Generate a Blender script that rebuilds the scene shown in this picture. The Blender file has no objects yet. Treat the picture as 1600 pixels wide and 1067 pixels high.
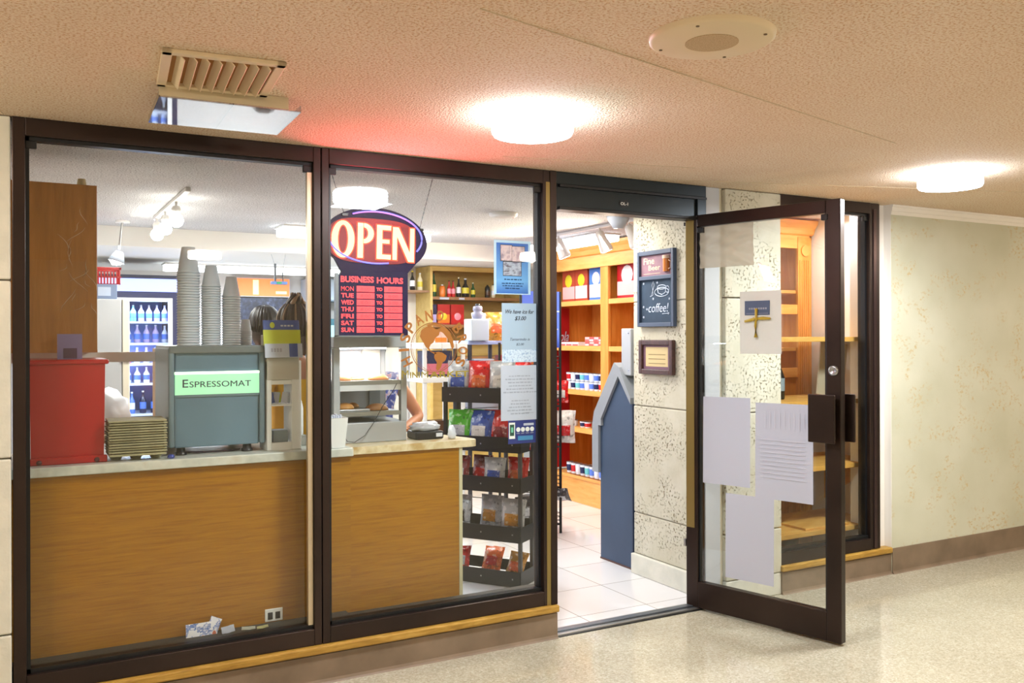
import bpy, bmesh, math, random
from mathutils import Matrix, Vector
SC = bpy.context.scene
COL = SC.collection
rnd = random.Random(7)
PI = math.pi

# ------------------------------------------------------------------ camera
TH = math.atan(770/1400)
cd = bpy.data.cameras.new('camera'); cam = bpy.data.objects.new('camera', cd); COL.objects.link(cam)
cd.sensor_width = 36; cd.lens = 1400/1600*36; cd.shift_y = -7.5/1600; cd.clip_start = .05
cam.matrix_world = Matrix.Translation((0, -3.975, 1.548)) @ Matrix.Rotation(-TH, 4, 'Z') @ Matrix.Rotation(PI/2, 4, 'X') @ Matrix.Rotation(-.003, 4, 'Z')
SC.camera = cam
# ------------------------------------------------------------------ world, exposure
w = bpy.data.worlds.new('world'); SC.world = w; w.use_nodes = True
w.node_tree.nodes['Background'].inputs[0].default_value = (1, .93, .82, 1)
w.node_tree.nodes['Background'].inputs[1].default_value = .3
vs = SC.view_settings
vs.view_transform = 'Standard'; vs.look = 'None'; vs.gamma = 1; vs.use_curve_mapping = False; vs.exposure = 0.72
SC.cycles.use_denoising = True
SC.cycles.max_bounces = 10; SC.cycles.transparent_max_bounces = 24
SC.cycles.sample_clamp_indirect = 4; SC.cycles.caustics_reflective = False; SC.cycles.caustics_refractive = False

def area(name, loc, size, power, color=(1, 1, 1), rot=(0, 0, 0), sy=None):
    l = bpy.data.lights.new(name, 'AREA'); l.energy = power; l.color = color; l.size = size
    if sy: l.shape = 'RECTANGLE'; l.size_y = sy
    o = bpy.data.objects.new(name, l); COL.objects.link(o); o.location = loc; o.rotation_euler = rot
    return o
# corridor lamps' downward light (one under each drum; two more stand behind the camera)
WARM = (1, .83, .62); COOL = (.86, .93, 1)
area('lamp_light', (1.733, -.993, 2.31), .28, 24, (.93, .97, 1))
area('lamp_light', (4.277, -.967, 2.31), .28, 34, (.95, .98, 1))
# store lamps
area('store_light', (2.35, 2.87, 2.30), 1.1, 24, COOL, sy=.25)
area('store_light', (.9, 3.2, 2.22), .8, 14, COOL)
area('store_light', (.84, 2.0, 2.18), .3, 11, (1, .97, .92))
area('store_light', (3.0, 1.0, 2.36), .6, 18, (1, .95, .87))
area('store_light', (3.6, 2.7, 2.3), .6, 14, (.95, .96, 1))
area('store_light', (2.2, 5.0, 2.16), 1.6, 32, (.70, .80, 1), sy=.2)
area('store_light', (4.85, .3, 2.36), .3, 8, (1, .84, .84))

# ------------------------------------------------------------------ materials
def lin(c):
    if isinstance(c, str):
        c = [int(c[i:i+2], 16)/255 for i in (0, 2, 4)]
    return tuple(x/12.92 if x <= .04045 else ((x+.055)/1.055)**2.4 for x in c) + (1,)
_M = {}
def mat(name, col, rough=.5, metal=0, emit=None, es=0, spec=None, coat=0):
    if name in _M: return _M[name]
    m = bpy.data.materials.new(name); m.use_nodes = True
    b = m.node_tree.nodes['Principled BSDF']
    b.inputs['Base Color'].default_value = lin(col); b.inputs['Roughness'].default_value = rough
    b.inputs['Metallic'].default_value = metal
    if spec is not None: b.inputs['Specular IOR Level'].default_value = spec
    if coat: b.inputs['Coat Weight'].default_value = coat
    if emit:
        b.inputs['Emission Color'].default_value = lin(emit); b.inputs['Emission Strength'].default_value = es
    _M[name] = m
    return m
def N(m, t, **kw):
    n = m.node_tree.nodes.new(t)
    for k, v in kw.items():
        if k in n.inputs: n.inputs[k].default_value = v
        else: setattr(n, k, v)
    return n
def L(m, a, ao, b, bi): m.node_tree.links.new(a.outputs[ao], b.inputs[bi])
def coords(m, scale=(1, 1, 1)):
    t = N(m, 'ShaderNodeTexCoord'); mp = N(m, 'ShaderNodeMapping'); mp.inputs['Scale'].default_value = scale
    L(m, t, 'Object', mp, 'Vector'); return mp
def ramp(m, stops):
    r = N(m, 'ShaderNodeValToRGB'); e = r.color_ramp.elements
    while len(e) < len(stops): e.new(.5)
    for k, (p, c) in enumerate(stops): e[k].position = p; e[k].color = lin(c)
    return r
def bsdf(m): return m.node_tree.nodes['Principled BSDF']
def noise(m, mp, scale, detail=3, rough=.5):
    n = N(m, 'ShaderNodeTexNoise'); n.inputs['Scale'].default_value = scale; n.inputs['Detail'].default_value = detail
    n.inputs['Roughness'].default_value = rough; L(m, mp, 'Vector', n, 'Vector'); return n
def bump(m, src, out, strength, dist=.01):
    b = N(m, 'ShaderNodeBump'); b.inputs['Strength'].default_value = strength; b.inputs['Distance'].default_value = dist
    L(m, src, out, b, 'Height'); L(m, b, 'Normal', bsdf(m), 'Normal'); return b

def mixed(name, stops, scale, rough=.5, sc=(1, 1, 1), bs=0, bd=.01, detail=4, bscale=None, metal=0):
    if name in _M: return _M[name]
    m = mat(name, stops[0][1], rough, metal); mp = coords(m, sc)
    n = noise(m, mp, scale, detail); r = ramp(m, stops)
    L(m, n, 'Fac', r, 'Fac'); L(m, r, 'Color', bsdf(m), 'Base Color')
    if bs:
        n2 = noise(m, mp, bscale or scale, 2) if bscale else n
        bump(m, n2, 'Fac', bs, bd)
    return m

def popcorn(name, a, b, c):
    m = mat(name, a, .95); mp = coords(m)
    n = noise(m, mp, 1.6, 3); r = ramp(m, [(.3, a), (.7, b)]); L(m, n, 'Fac', r, 'Fac')
    n2 = noise(m, mp, 120, 2, .5); r2 = ramp(m, [(.36, c), (.52, 'ffffff')]); L(m, n2, 'Fac', r2, 'Fac')
    mx = N(m, 'ShaderNodeMix', data_type='RGBA', blend_type='MULTIPLY'); mx.inputs[0].default_value = 1
    L(m, r, 'Color', mx, 6); L(m, r2, 'Color', mx, 7); L(m, mx, 2, bsdf(m), 'Base Color')
    bump(m, n2, 'Fac', .8, .012); return m
M_ceil = popcorn('popcorn_ceiling', 'efdac2', 'f5e4d0', 'e4ccb0')
M_ceil_in = popcorn('store_ceiling', 'd0d0d0', 'dededf', 'b4b4b4')
M_soffit = mat('soffit_paint', 'eceae2', .8)
M_white = mat('white_paint', 'eae6de', .7)
M_whitew = mat('store_wall_paint', 'e9e4dc', .75)
def wallpaper():
    m = mat('wallpaper', 'd9d4bd', .75); mp = coords(m)
    base = noise(m, mp, 2.2, 3); r0 = ramp(m, [(.3, 'bfbfa8'), (.7, 'cdcdba')]); L(m, base, 'Fac', r0, 'Fac')
    big = noise(m, mp, 7, 2); small = noise(m, coords(m, (1, 1, 1.3)), 38, 3, .6)
    r1 = ramp(m, [(.5, '000000'), (.62, 'ffffff')]); r2 = ramp(m, [(.52, '000000'), (.64, 'ffffff')])
    L(m, big, 'Fac', r1, 'Fac'); L(m, small, 'Fac', r2, 'Fac')
    mu = N(m, 'ShaderNodeMath', operation='MULTIPLY'); L(m, r1, 'Color', mu, 0); L(m, r2, 'Color', mu, 1)
    mx = N(m, 'ShaderNodeMix', data_type='RGBA'); L(m, mu, 0, mx, 0); L(m, r0, 'Color', mx, 6)
    mx.inputs[7].default_value = lin('c2b188'); L(m, mx, 2, bsdf(m), 'Base Color')
    bump(m, small, 'Fac', .15, .003); return m
M_wallpaper = wallpaper()
def coral(name, a, b, pit):
    m = mat(name, a, .85); mp = coords(m)
    n = noise(m, mp, 5, 5, .6); r = ramp(m, [(.35, a), (.7, b)]); L(m, n, 'Fac', r, 'Fac')
    n2 = noise(m, mp, 62, 4, .6); r2 = ramp(m, [(.56, '000000'), (.66, 'ffffff')]); L(m, n2, 'Fac', r2, 'Fac')
    n3 = noise(m, mp, 4, 2); r3 = ramp(m, [(.42, '303030'), (.58, 'ffffff')]); L(m, n3, 'Fac', r3, 'Fac')
    mu = N(m, 'ShaderNodeMath', operation='MULTIPLY'); L(m, r2, 'Color', mu, 0); L(m, r3, 'Color', mu, 1)
    mx = N(m, 'ShaderNodeMix', data_type='RGBA'); L(m, mu, 0, mx, 0); L(m, r, 'Color', mx, 6)
    mx.inputs[7].default_value = lin(pit); L(m, mx, 2, bsdf(m), 'Base Color')
    inv = N(m, 'ShaderNodeMath', operation='SUBTRACT'); inv.inputs[0].default_value = 1; L(m, mu, 0, inv, 1)
    bump(m, inv, 0, .8, .012); return m
M_coral = coral('coral_stone', 'c4bfaa', 'd2cebe', '86754e')
M_coral2 = mixed('smooth_stone', [(.3, 'ccccc0'), (.7, 'dddbce')], 9, .85, bs=.4, bd=.004, bscale=60)
def terrazzo():
    m = mat('terrazzo', 'bdb497', .22); mp = coords(m)
    v = N(m, 'ShaderNodeTexVoronoi'); v.inputs['Scale'].default_value = 130; L(m, mp, 'Vector', v, 'Vector')
    r = ramp(m, [(0, 'a8a28c'), (.3, 'b6b09a'), (.75, 'bfb9a4'), (1, 'cbc6b4')])
    sp = N(m, 'ShaderNodeSeparateColor'); L(m, v, 'Color', sp, 0); L(m, sp, 0, r, 'Fac')
    n = noise(m, mp, 1.1, 4); r2 = ramp(m, [(.3, 'b8b8b8'), (.7, 'ffffff')]); L(m, n, 'Fac', r2, 'Fac')
    mx = N(m, 'ShaderNodeMix', data_type='RGBA', blend_type='MULTIPLY'); mx.inputs[0].default_value = .4
    L(m, r, 'Color', mx, 6); L(m, r2, 'Color', mx, 7); L(m, mx, 2, bsdf(m), 'Base Color')
    n4 = noise(m, mp, 3, 4); r4 = ramp(m, [(.3, '484848'), (.7, '6a6a6a')]); L(m, n4, 'Fac', r4, 'Fac'); L(m, r4, 'Color', bsdf(m), 'Roughness')
    return m
M_terrazzo = terrazzo()
def tiles():
    m = mat('white_floor_tile', 'e6e6e8', .12); mp = coords(m)
    mp.inputs['Location'].default_value = (-3.17+.46*20, -.19+.46*20, 0)
    br = N(m, 'ShaderNodeTexBrick'); br.offset = 0; br.squash = 1
    br.inputs['Color1'].default_value = lin('e4e3e4'); br.inputs['Color2'].default_value = lin('dcdbdd'); br.inputs['Mortar'].default_value = lin('9a958d')
    br.inputs['Scale'].default_value = 1; br.inputs['Mortar Size'].default_value = .003; br.inputs['Brick Width'].default_value = .46; br.inputs['Row Height'].default_value = .46
    L(m, mp, 'Vector', br, 'Vector'); L(m, br, 'Color', bsdf(m), 'Base Color'); return m
M_tile = tiles()
def wood(name, a, b, c, sc, rough=.4, scale=6):
    m = mat(name, a, rough); mp = coords(m, sc)
    n = noise(m, mp, scale, 8, .65); n.inputs['Distortion'].default_value = .6
    r = ramp(m, [(.3, a), (.5, b), (.72, c)]); L(m, n, 'Fac', r, 'Fac'); L(m, r, 'Color', bsdf(m), 'Base Color')
    bump(m, n, 'Fac', .08, .003); return m
M_oak = wood('counter_oak_laminate', '8e5802', 'a06a04', 'ae780a', (1.5, 1, 30), .38, 3.2)
M_brown = wood('hanging_cabinet_wood', '8e5618', 'a2661f', 'b27530', (9, 9, .8), .4, 3)
M_orange = wood('orange_cabinet_wood', 'c97f30', 'd88f3e', 'e6a250', (7, 7, .8), .4, 3)
M_orangeh = wood('orange_shelf_wood', 'dc9444', 'e8a455', 'f0b468', (1, 1, 8), .4, 3)
M_pine = wood('pine_shelf_wood', 'c98f3a', 'd9a24e', 'e3b465', (1, 5, 5), .5, 4)
M_ply = wood('yellow_plywood', 'c2a052', 'd0b064', 'dabd78', (1, 6, 6), .5, 3)
M_sill = wood('worn_sill_wood', '8c6622', 'ab8434', 'c59f50', (1, 8, 8), .5, 8)
M_marble = mixed('grey_marble_top', [(.35, 'b9bcb4'), (.55, 'd6d6cc'), (.7, 'c6bfae')], 9, .3, detail=6)
M_marble2 = mixed('beige_stone_top', [(.3, 'c2a878'), (.5, 'dccdaa'), (.7, 'b89a66')], 14, .3, detail=6)
M_rubber = mixed('brown_rubber_base', [(.3, '71604e'), (.7, '8a7763')], 5, .45)
M_bronze = mixed('dark_bronze_metal', [(.3, '2b211e'), (.7, '3a2d28')], 3, .32, metal=.55)
M_bronzeL = mat('gold_toned_bronze', '93804c', .35, .6)  # gold tone; on the door leaf it paints reflected store light
M_black = mat('black_metal', '15171a', .4, .2)
M_blackp = mat('black_plastic', '1a1a1f', .35)
M_chrome = mat('chrome', 'c8c8c8', .18, 1)
M_alu = mat('aluminium', 'a9abad', .3, .9)
M_steel = mixed('brushed_steel', [(.3, '567184'), (.7, '6c899c')], 2, .42, (1, 1, 1), metal=.25)
M_steeld = mat('dark_steel', '6f8490', .4, .3)
M_whitep = mat('white_plastic', 'e8e8e6', .35)
M_whiteg = mat('white_grille_enamel', 'e2cfae', .5)
M_grey = mat('grey_panel', '8e949b', .5)
M_blue = mixed('slate_blue_panel', [(.3, '2d3f58'), (.7, '364a66')], 2, .5)
M_red = mat('red_plastic', 'a8000c', .35)
M_redd = mat('red_cola_panel', 'a3101a', .4)
M_paper = mat('white_paper', 'b8bccc', .8)
M_ink = mat('dark_ink', '30343f', .7)
M_inkg = mat('grey_ink', '9a9caa', .8)
M_gold = mat('gold_decal', '845008', .6)
M_gold2 = mat('gold_letter_decal', '7c6e14', .6)
def glass(name, tint=(1, 1, 1), k=1.0, rough=.0):
    m = bpy.data.materials.new(name); m.use_nodes = True; nt = m.node_tree; nt.nodes.clear()
    o = N(m, 'ShaderNodeOutputMaterial'); mx = N(m, 'ShaderNodeMixShader'); t = N(m, 'ShaderNodeBsdfTransparent'); g = N(m, 'ShaderNodeBsdfAnisotropic')
    fr = N(m, 'ShaderNodeLayerWeight'); fr.inputs['Blend'].default_value = .5
    pw = N(m, 'ShaderNodeMath', operation='POWER'); pw.inputs[1].default_value = 5; L(m, fr, 'Facing', pw, 0)
    sc_ = N(m, 'ShaderNodeMath', operation='MULTIPLY_ADD'); sc_.inputs[1].default_value = .96; sc_.inputs[2].default_value = .04; L(m, pw, 0, sc_, 0)
    mu = N(m, 'ShaderNodeMath', operation='MULTIPLY', use_clamp=True); mu.inputs[1].default_value = k; L(m, sc_, 0, mu, 0)
    t.inputs[0].default_value = (*tint, 1); g.inputs['Roughness'].default_value = rough
    L(m, mu, 0, mx, 0); L(m, t, 0, mx, 1); L(m, g, 0, mx, 2); L(m, mx, 0, o, 0); return m
M_glass = glass('clear_glass', (.97, .99, .98))
M_doorglass = glass('door_glass', (.96, .98, .98), 1.5)
M_acryl = glass('clear_acrylic', (.93, .95, .97), 2.2, .03)
def milky(name, col, alpha, rough=.25, bs=.6):
    m = mat(name, col, rough); b = bsdf(m); b.inputs['Alpha'].default_value = alpha
    mp = coords(m); n = noise(m, mp, 22, 4); bump(m, n, 'Fac', bs, .01); return m
M_sleeve = milky('plastic_film', 'cfc9ba', .6, .12, .3)
M_emw = mat('lamp_diffuser', 'ffffff', .5, emit='e6f0ff', es=17)
M_emf = mat('tube_diffuser', 'ffffff', .5, emit='f0f6ff', es=4)
M_bulb = mat('spot_bulb', 'ffffff', .5, emit='fffaf0', es=30)

# ------------------------------------------------------------------ mesh builder
class MB:
    def __init__(s, M=None): s.v = []; s.f = []; s.mi = []; s.mats = []; s.M = M or Matrix(); s.sm = []
    def m(s, mt):
        if mt not in s.mats: s.mats.append(mt)
        return s.mats.index(mt)
    def add(s, vs_, fs, mt, smooth=False, X=None):
        k = len(s.v); i = s.m(mt); T = s.M @ X if X else s.M
        s.v += [T @ Vector(p) for p in vs_]
        for f in fs: s.f.append([k+q for q in f]); s.mi.append(i); s.sm.append(smooth)
        return s
    def box(s, a, b, mt, bev=0, X=None):
        x0, y0, z0 = [min(a[i], b[i]) for i in range(3)]; x1, y1, z1 = [max(a[i], b[i]) for i in range(3)]
        if bev <= 0:
            v = [(x, y, z) for z in (z0, z1) for y in (y0, y1) for x in (x0, x1)]
            return s.add(v, [(0, 2, 3, 1), (4, 5, 7, 6), (0, 1, 5, 4), (2, 6, 7, 3), (0, 4, 6, 2), (1, 3, 7, 5)], mt, X=X)
        bm = bmesh.new(); bmesh.ops.create_cube(bm, size=1)
        for v in bm.verts: v.co = Vector(((v.co.x+.5)*(x1-x0)+x0, (v.co.y+.5)*(y1-y0)+y0, (v.co.z+.5)*(z1-z0)+z0))
        bmesh.ops.bevel(bm, geom=bm.edges[:], offset=min(bev, .45*min(x1-x0, y1-y0, z1-z0)), segments=2, affect='EDGES', profile=.5)
        bm.verts.index_update()
        s.add([v.co.copy() for v in bm.verts], [[v.index for v in f.verts] for f in bm.faces], mt, X=X); bm.free(); return s
    def lathe(s, prof, mt, seg=20, X=None, cap=True, smooth=True):
        vs_ = []; fs = []
        for r, z in prof:
            for k in range(seg):
                a = 2*PI*k/seg; vs_.append((r*math.cos(a), r*math.sin(a), z))
        for i in range(len(prof)-1):
            for k in range(seg):
                k2 = (k+1) % seg; fs.append((i*seg+k, i*seg+k2, (i+1)*seg+k2, (i+1)*seg+k))
        s.add(vs_, fs, mt, smooth, X)
        if cap:
            n = len(prof)-1
            s.add(vs_[:seg], [tuple(range(seg))[::-1]], mt, False, X); s.add(vs_[n*seg:], [tuple(range(seg))], mt, False, X)
        return s
    def cyl(s, c, r, h, mt, seg=20, r2=None, X=None):
        T = Matrix.Translation(c); T = X @ T if X else T
        return s.lathe([(r, 0), (r if r2 is None else r2, h)], mt, seg, T)
    def rod(s, a, b, r, mt, seg=8):
        a = Vector(a); b = Vector(b); d = b-a
        T = Matrix.Translation(a) @ d.to_track_quat('Z', 'Y').to_matrix().to_4x4()
        return s.lathe([(r, 0), (r, d.length)], mt, seg, T)
    def tube(s, pts, r, mt, seg=8, closed=False):
        pts = [Vector(p) for p in pts]; n = len(pts); vs_ = []; fs = []
        for i, p in enumerate(pts):
            a = pts[i-1] if (i or closed) else p; b = pts[(i+1) % n] if (i < n-1 or closed) else p
            q = (b-a).normalized().to_track_quat('Z', 'Y')
            rr = r[i] if isinstance(r, (list, tuple)) else r
            for k in range(seg):
                t = 2*PI*k/seg; vs_.append(p + q @ Vector((rr*math.cos(t), rr*math.sin(t), 0)))
        for i in range(n if closed else n-1):
            j = (i+1) % n
            for k in range(seg): k2 = (k+1) % seg; fs.append((i*seg+k, i*seg+k2, j*seg+k2, j*seg+k))
        if not closed: fs += [tuple(range(seg))[::-1], tuple((n-1)*seg+k for k in range(seg))]
        return s.add(vs_, fs, mt, True)
    def prism(s, poly, y0, y1, mt, X=None):   # polygon in x,z, extruded along y
        n = len(poly); v = [(x, y0, z) for x, z in poly]+[(x, y1, z) for x, z in poly]
        f = [tuple(range(n)), tuple(range(2*n-1, n-1, -1))]+[(i, i+n, (i+1) % n+n, (i+1) % n) for i in range(n)]
        return s.add(v, f, mt, X=X)
    def text(s, txt, x0, z0, wd, h, y, mt, off=0, ext=.0006, shear=0, X=None):
        c = bpy.data.curves.new('t', 'FONT'); c.body = txt; c.extrude = .01; c.offset = (0 if 'M' in txt else off); c.shear = shear; c.resolution_u = 3
        o = bpy.data.objects.new('t', c); COL.objects.link(o)
        bpy.context.view_layer.update()
        me = bpy.data.meshes.new_from_object(o.evaluated_get(bpy.context.evaluated_depsgraph_get()))
        if not me.vertices: bpy.data.objects.remove(o); return s
        xs = [v.co.x for v in me.vertices]; ys = [v.co.y for v in me.vertices]
        sx = wd/(max(xs)-min(xs)); sy = h/(max(ys)-min(ys))
        vv = [(x0+(v.co.x-min(xs))*sx, y-v.co.z*ext/.01, z0+(v.co.y-min(ys))*sy) for v in me.vertices]
        s.add(vv, [tuple(p.vertices) for p in me.polygons], mt, X=X)
        bpy.data.objects.remove(o); bpy.data.meshes.remove(me); bpy.data.curves.remove(c); return s
    def build(s, name, parent=None, label=None, cat=None, group=None, kind=None, rot=None):
        me = bpy.data.meshes.new(name)
        vs_ = s.v
        if parent is not None: org = None; W = WM[parent.name].inverted(); vs_ = [W @ p for p in vs_]
        else:
            xs = [p.x for p in vs_]; ys = [p.y for p in vs_]; zs = [p.z for p in vs_]
            org = Vector(((min(xs)+max(xs))/2, (min(ys)+max(ys))/2, min(zs)))
            if kind == 'structure': org = Vector((0, 0, 0))
            vs_ = [p-org for p in vs_]
        me.from_pydata([tuple(p) for p in vs_], [], s.f)
        for m_ in s.mats: me.materials.append(m_)
        me.polygons.foreach_set('material_index', s.mi); me.polygons.foreach_set('use_smooth', s.sm)
        bm = bmesh.new(); bm.from_mesh(me); bmesh.ops.recalc_face_normals(bm, faces=bm.faces); bm.to_mesh(me); bm.free()
        o = bpy.data.objects.new(name, me); COL.objects.link(o)
        if parent is not None: o.parent = parent; WM[o.name] = WM[parent.name]
        else: o.location = org; WM[o.name] = Matrix.Translation(org)
        props(o, label, cat, group, kind); return o
WM = {}
def props(o, label=None, cat=None, group=None, kind=None):
    if label: o['label'] = label
    if cat: o['category'] = cat
    if group: o['group'] = group
    if kind: o['kind'] = kind
def E_(name, loc, label=None, cat=None, group=None, rz=0, kind=None):
    o = bpy.data.objects.new(name, None); COL.objects.link(o); o.location = loc; o.rotation_euler = (0, 0, rz); o.empty_display_size = .05
    WM[o.name] = Matrix.Translation(loc) @ Matrix.Rotation(rz, 4, 'Z'); props(o, label, cat, group, kind); return o
def dup(root, loc, rz=0, label=None, group=None, scale=None):
    r = root.copy(); COL.objects.link(r); r.location = loc; r.rotation_euler = (0, 0, rz)
    if scale: r.scale = scale
    if label: r['label'] = label
    if group: r['group'] = group
    for ch in list(root.children):
        c = ch.copy(); COL.objects.link(c); c.parent = r
        for g in list(ch.children):
            d = g.copy(); COL.objects.link(d); d.parent = c
    return r
class Proto:   # first use moves the model itself, later uses copy it
    def __init__(s, root): s.r = root; s.used = False
    def put(s, loc, rz=0, label=None, group=None, scale=None):
        if not s.used:
            s.used = True; s.r.location = loc; s.r.rotation_euler = (0, 0, rz)
            if label: s.r['label'] = label
            if group: s.r['group'] = group
            if scale: s.r.scale = scale
            return s.r
        return dup(s.r, loc, rz, label, group, scale)
def S(name, mb, **k): return mb.build(name, kind='structure', **k)
ORD = ['first', 'second', 'third', 'fourth', 'fifth', 'sixth', 'seventh', 'eighth', 'ninth', 'tenth', 'eleventh', 'twelfth']

# ================================================================== SETTING
# corridor
S('floor', MB().box((-5, -7, -.06), (10, .0, 0), M_terrazzo))
S('floor_store', MB().box((-1.2, .0, -.06), (5.4, 6.3, 0), M_tile))
S('ceiling', MB().box((-5, -7, 2.4), (10, .0, 2.5), M_ceil))
S('ceiling_store', MB().box((-1.2, .0, 2.4), (5.4, 3.45, 2.5), M_ceil_in))
S('ceiling_store_back', MB().box((-1.2, 3.45, 2.25), (5.4, 6.3, 2.5), M_soffit))
mb = MB()
for (x0, y0, x1, y1) in ((-.35, -1.6, -.05, -.06), (1.05, -1.9, 3.4, -1.32), (3.05, -.1, 6.8, -1.25), (2.0, -.25, 3.0, -.45)):
    mb.rod((x0, y0, 2.3995), (x1, y1, 2.3995), .0022, mat('seam_caulk', 'd0bb9c', .9), 5)
S('trim_1', mb)
S('wall_back_corridor', MB().box((-5, -7.1, 0), (10, -7, 2.4), M_wallpaper))
S('wall_left_corridor', MB().box((-5.1, -7, 0), (-5, 0, 2.4), M_wallpaper))
S('wall_right_corridor', MB().box((10, -7, 0), (10.1, 0, 2.4), M_wallpaper))
S('wall_left_store', MB().box((-.25, .06, 0), (-.1, 6.3, 2.4), M_whitew))
S('wall_right_store', MB().box((5.13, .06, 0), (5.28, 6.3, 2.4), M_whitew))
S('wall_back_store', MB().box((-.1, 6.1, 0), (5.13, 6.25, 2.25), M_whitew))
# left stone strip
mb = MB()
zs = [0, .414, 1.088, 1.77, 2.4]
for a, b in zip(zs, zs[1:]): mb.box((-5, -.05, a+.003), (-.028, .1, b-.003), M_coral2, .006)
mb.box((-5, -.03, 0), (-.03, .1, 2.4), mat('joint_mortar', '8b8577', .9))
S('wall_front_left', mb)
# right wall with wallpaper, crown and base
S('wall_front_right', MB().box((4.968, -.06, 0), (10, .2, 2.4), M_wallpaper).box((4.885, -.004, 0), (4.97, .2, 2.4), M_whitew).box((4.9645, -.058, .172), (4.9685, .1, 2.4), M_whitew))
mb = MB()
prof = [(0, 0), (.005, 0), (.007, .022), (.012, .024), (.014, .048), (.02, .052), (.02, .065), (0, .065)]
X = Matrix.Translation((4.962, -.06, 2.334)) @ Matrix.Rotation(-PI/2, 4, 'Z')
mb.prism(prof, 0, 4.98, M_white, X)
S('trim_2', mb)
def cove(x0, x1, y, h, name, cap=False):
    m_ = MB(); pr = [(0, 0), (.02, 0), (.012, .006), (.007, .018), (.006, h), (0, h)]
    m_.prism(pr, 0, x1-x0, M_rubber, Matrix.Translation((x0, y, 0)) @ Matrix.Rotation(-PI/2, 4, 'Z'))
    S(name, m_)
cove(4.968, 10, -.06, .165, 'baseboard_right')
cove(-.02, 2.42, -.045, .128, 'baseboard_left')
cove(3.995, 4.966, -.05, .128, 'baseboard_middle')
# curb and worn wood sills
S('trim_3', MB().box((-.03, -.045, 0), (2.42, .09, .135), M_rubber).box((-.03, -.068, .135), (2.425, .10, .172), M_sill, .008))
S('trim_4', MB().box((3.995, -.05, 0), (4.966, .09, .135), M_rubber).box((3.99, -.068, .135), (4.97, .10, .172), M_sill, .008))
# threshold
S('trim_5', MB().box((2.424, -.04, 0), (3.44, .06, .012), M_alu, .004).box((2.425, -.01, .012), (3.44, .03, .02), mat('threshold_bar', '6f7782', .35, .8), .003).box((2.43, -.052, 0), (3.44, -.04, .004), M_black))
# pillar (stone blocks) with joints and its base
mb = MB(); zs = [.13, .40, 1.098, 1.77, 2.4]
for a, b in zip(zs, zs[1:]): mb.box((3.53, -.005, a+.003), (4.0, .79, b-.003), M_coral, .006).box((3.562, -.048, a+.003), (4.0, .0, b-.003), M_coral, .006)
mb.box((3.536, .002, 0), (3.994, .784, 2.4), mat('joint_mortar', '8b8577', .9))
mb.box((3.51, .0, 0), (4.0, .80, .13), M_coral2, .006); mb.box((3.562, -.046, 0), (4.0, 0, .13), M_coral2, .006)
S('wall_pillar', mb)
S('trim_6', MB().box((3.425, -.03, .0), (3.535, .05, 2.4), mat('grey_trim_paint', 'b9bcc0', .5), .003).box((3.535, -.022, .0), (3.562, .05, 2.4), mat('trim_strip', 'd8d2bc', .5), .003))

# ------------------------------------------------------------------ shop windows
def window(name, x0, x1, left, right, gl, stop=True):
    e = E_(name, ((x0+x1)/2, 0, .172), kind='structure')
    m_ = MB()
    if left > .01: m_.box((x0-left, -.045, .172), (x0, .06, 2.4), M_bronze, .003)
    if right > .01: m_.box((x1, -.045, .172), (x1+right, .06, 2.4), M_bronze, .003)
    m_.box((x0, -.045, 2.33), (x1, .06, 2.4), M_bronze, .003); m_.box((x0, -.045, .172), (x1, .06, .245), M_bronze, .003)
    # glazing stops
    if stop: m_.box((x0, -.022, .245), (x0+.014, .022, 2.33), M_black)
    m_.box((x1-.014, -.012, .245), (x1, .022, 2.33), M_black)
    m_.box((x0, -.022, 2.316), (x1, .022, 2.33), M_black); m_.box((x0, -.022, .245), (x1, .022, .262), M_black)
    m_.build('frame', e)
    gb = MB()
    for gx in ((x0+.02, x1-.02) if stop else (x1-.02,)): gb.box((gx-.02, -.026, 2.285), (gx+.02, -.008, 2.316), M_black, .003)
    gb.build('glass_clip', e)
    MB().box((x0+.014, -.003, .262), (x1-.014, .003, 2.316), gl).build('pane', e)
    return e
window('window_1', .022, 1.152, .045, .034, M_glass)
window('window_2', 1.224, 2.345, .034, .04, M_glass)
window('window_3', 4.0, 4.79, .0005, .0, M_glass, False)
# brass-coloured post strip, lit look coloured onto one window stop, posts beside the door, transom
S('trim_7', MB().box((2.362, -.046, .172), (2.386, -.0445, 2.34), M_bronzeL).box((1.128, -.03, .262), (1.150, -.004, 2.285), mat('painted_lit_edge', 'c8b89c', .3, .6)))
S('trim_8', MB().box((2.385, -.05, .172), (2.424, .07, 2.4), M_bronze, .004))
S('trim_9', MB().box((4.79, -.04, .172), (4.885, .06, 2.4), M_bronze, .006).box((4.82, -.046, .18), (4.845, -.035, 2.36), mat('bronze_groove', '4d3c3c', .25, .7)))
mb = MB(); mbz = mat('transom_bronze', '1d262a', .35, .5)
mb.box((2.424, -.045, 2.335), (3.425, .06, 2.4), mbz, .004); mb.box((2.424, -.03, 2.215), (3.425, .05, 2.335), mbz, .003)
mb.box((2.445, -.05, 2.322), (3.425, -.03, 2.335), M_black); mb.box((2.445, -.045, 2.205), (3.425, .05, 2.222), M_black, .003)
mb.box((3.36, -.045, 2.205), (3.425, .06, 2.335), mbz, .003)
S('trim_10', mb)
mb = MB(); mb.cyl((0, 0, 0), .034, .002, M_black, 20, X=Matrix.Translation((2.862, -.0305, 2.263)) @ Matrix.Scale(.6, 4, (0, 0, 1)) @ Matrix.Rotation(PI/2, 4, 'X'))
mb.text('OL-1', 2.838, 2.255, .048, .016, -.0335, M_whitep, .01)
mb.build('unit_number_plate', None, 'small black oval unit plate reading OL-1 above the doorway', 'sign')

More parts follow.
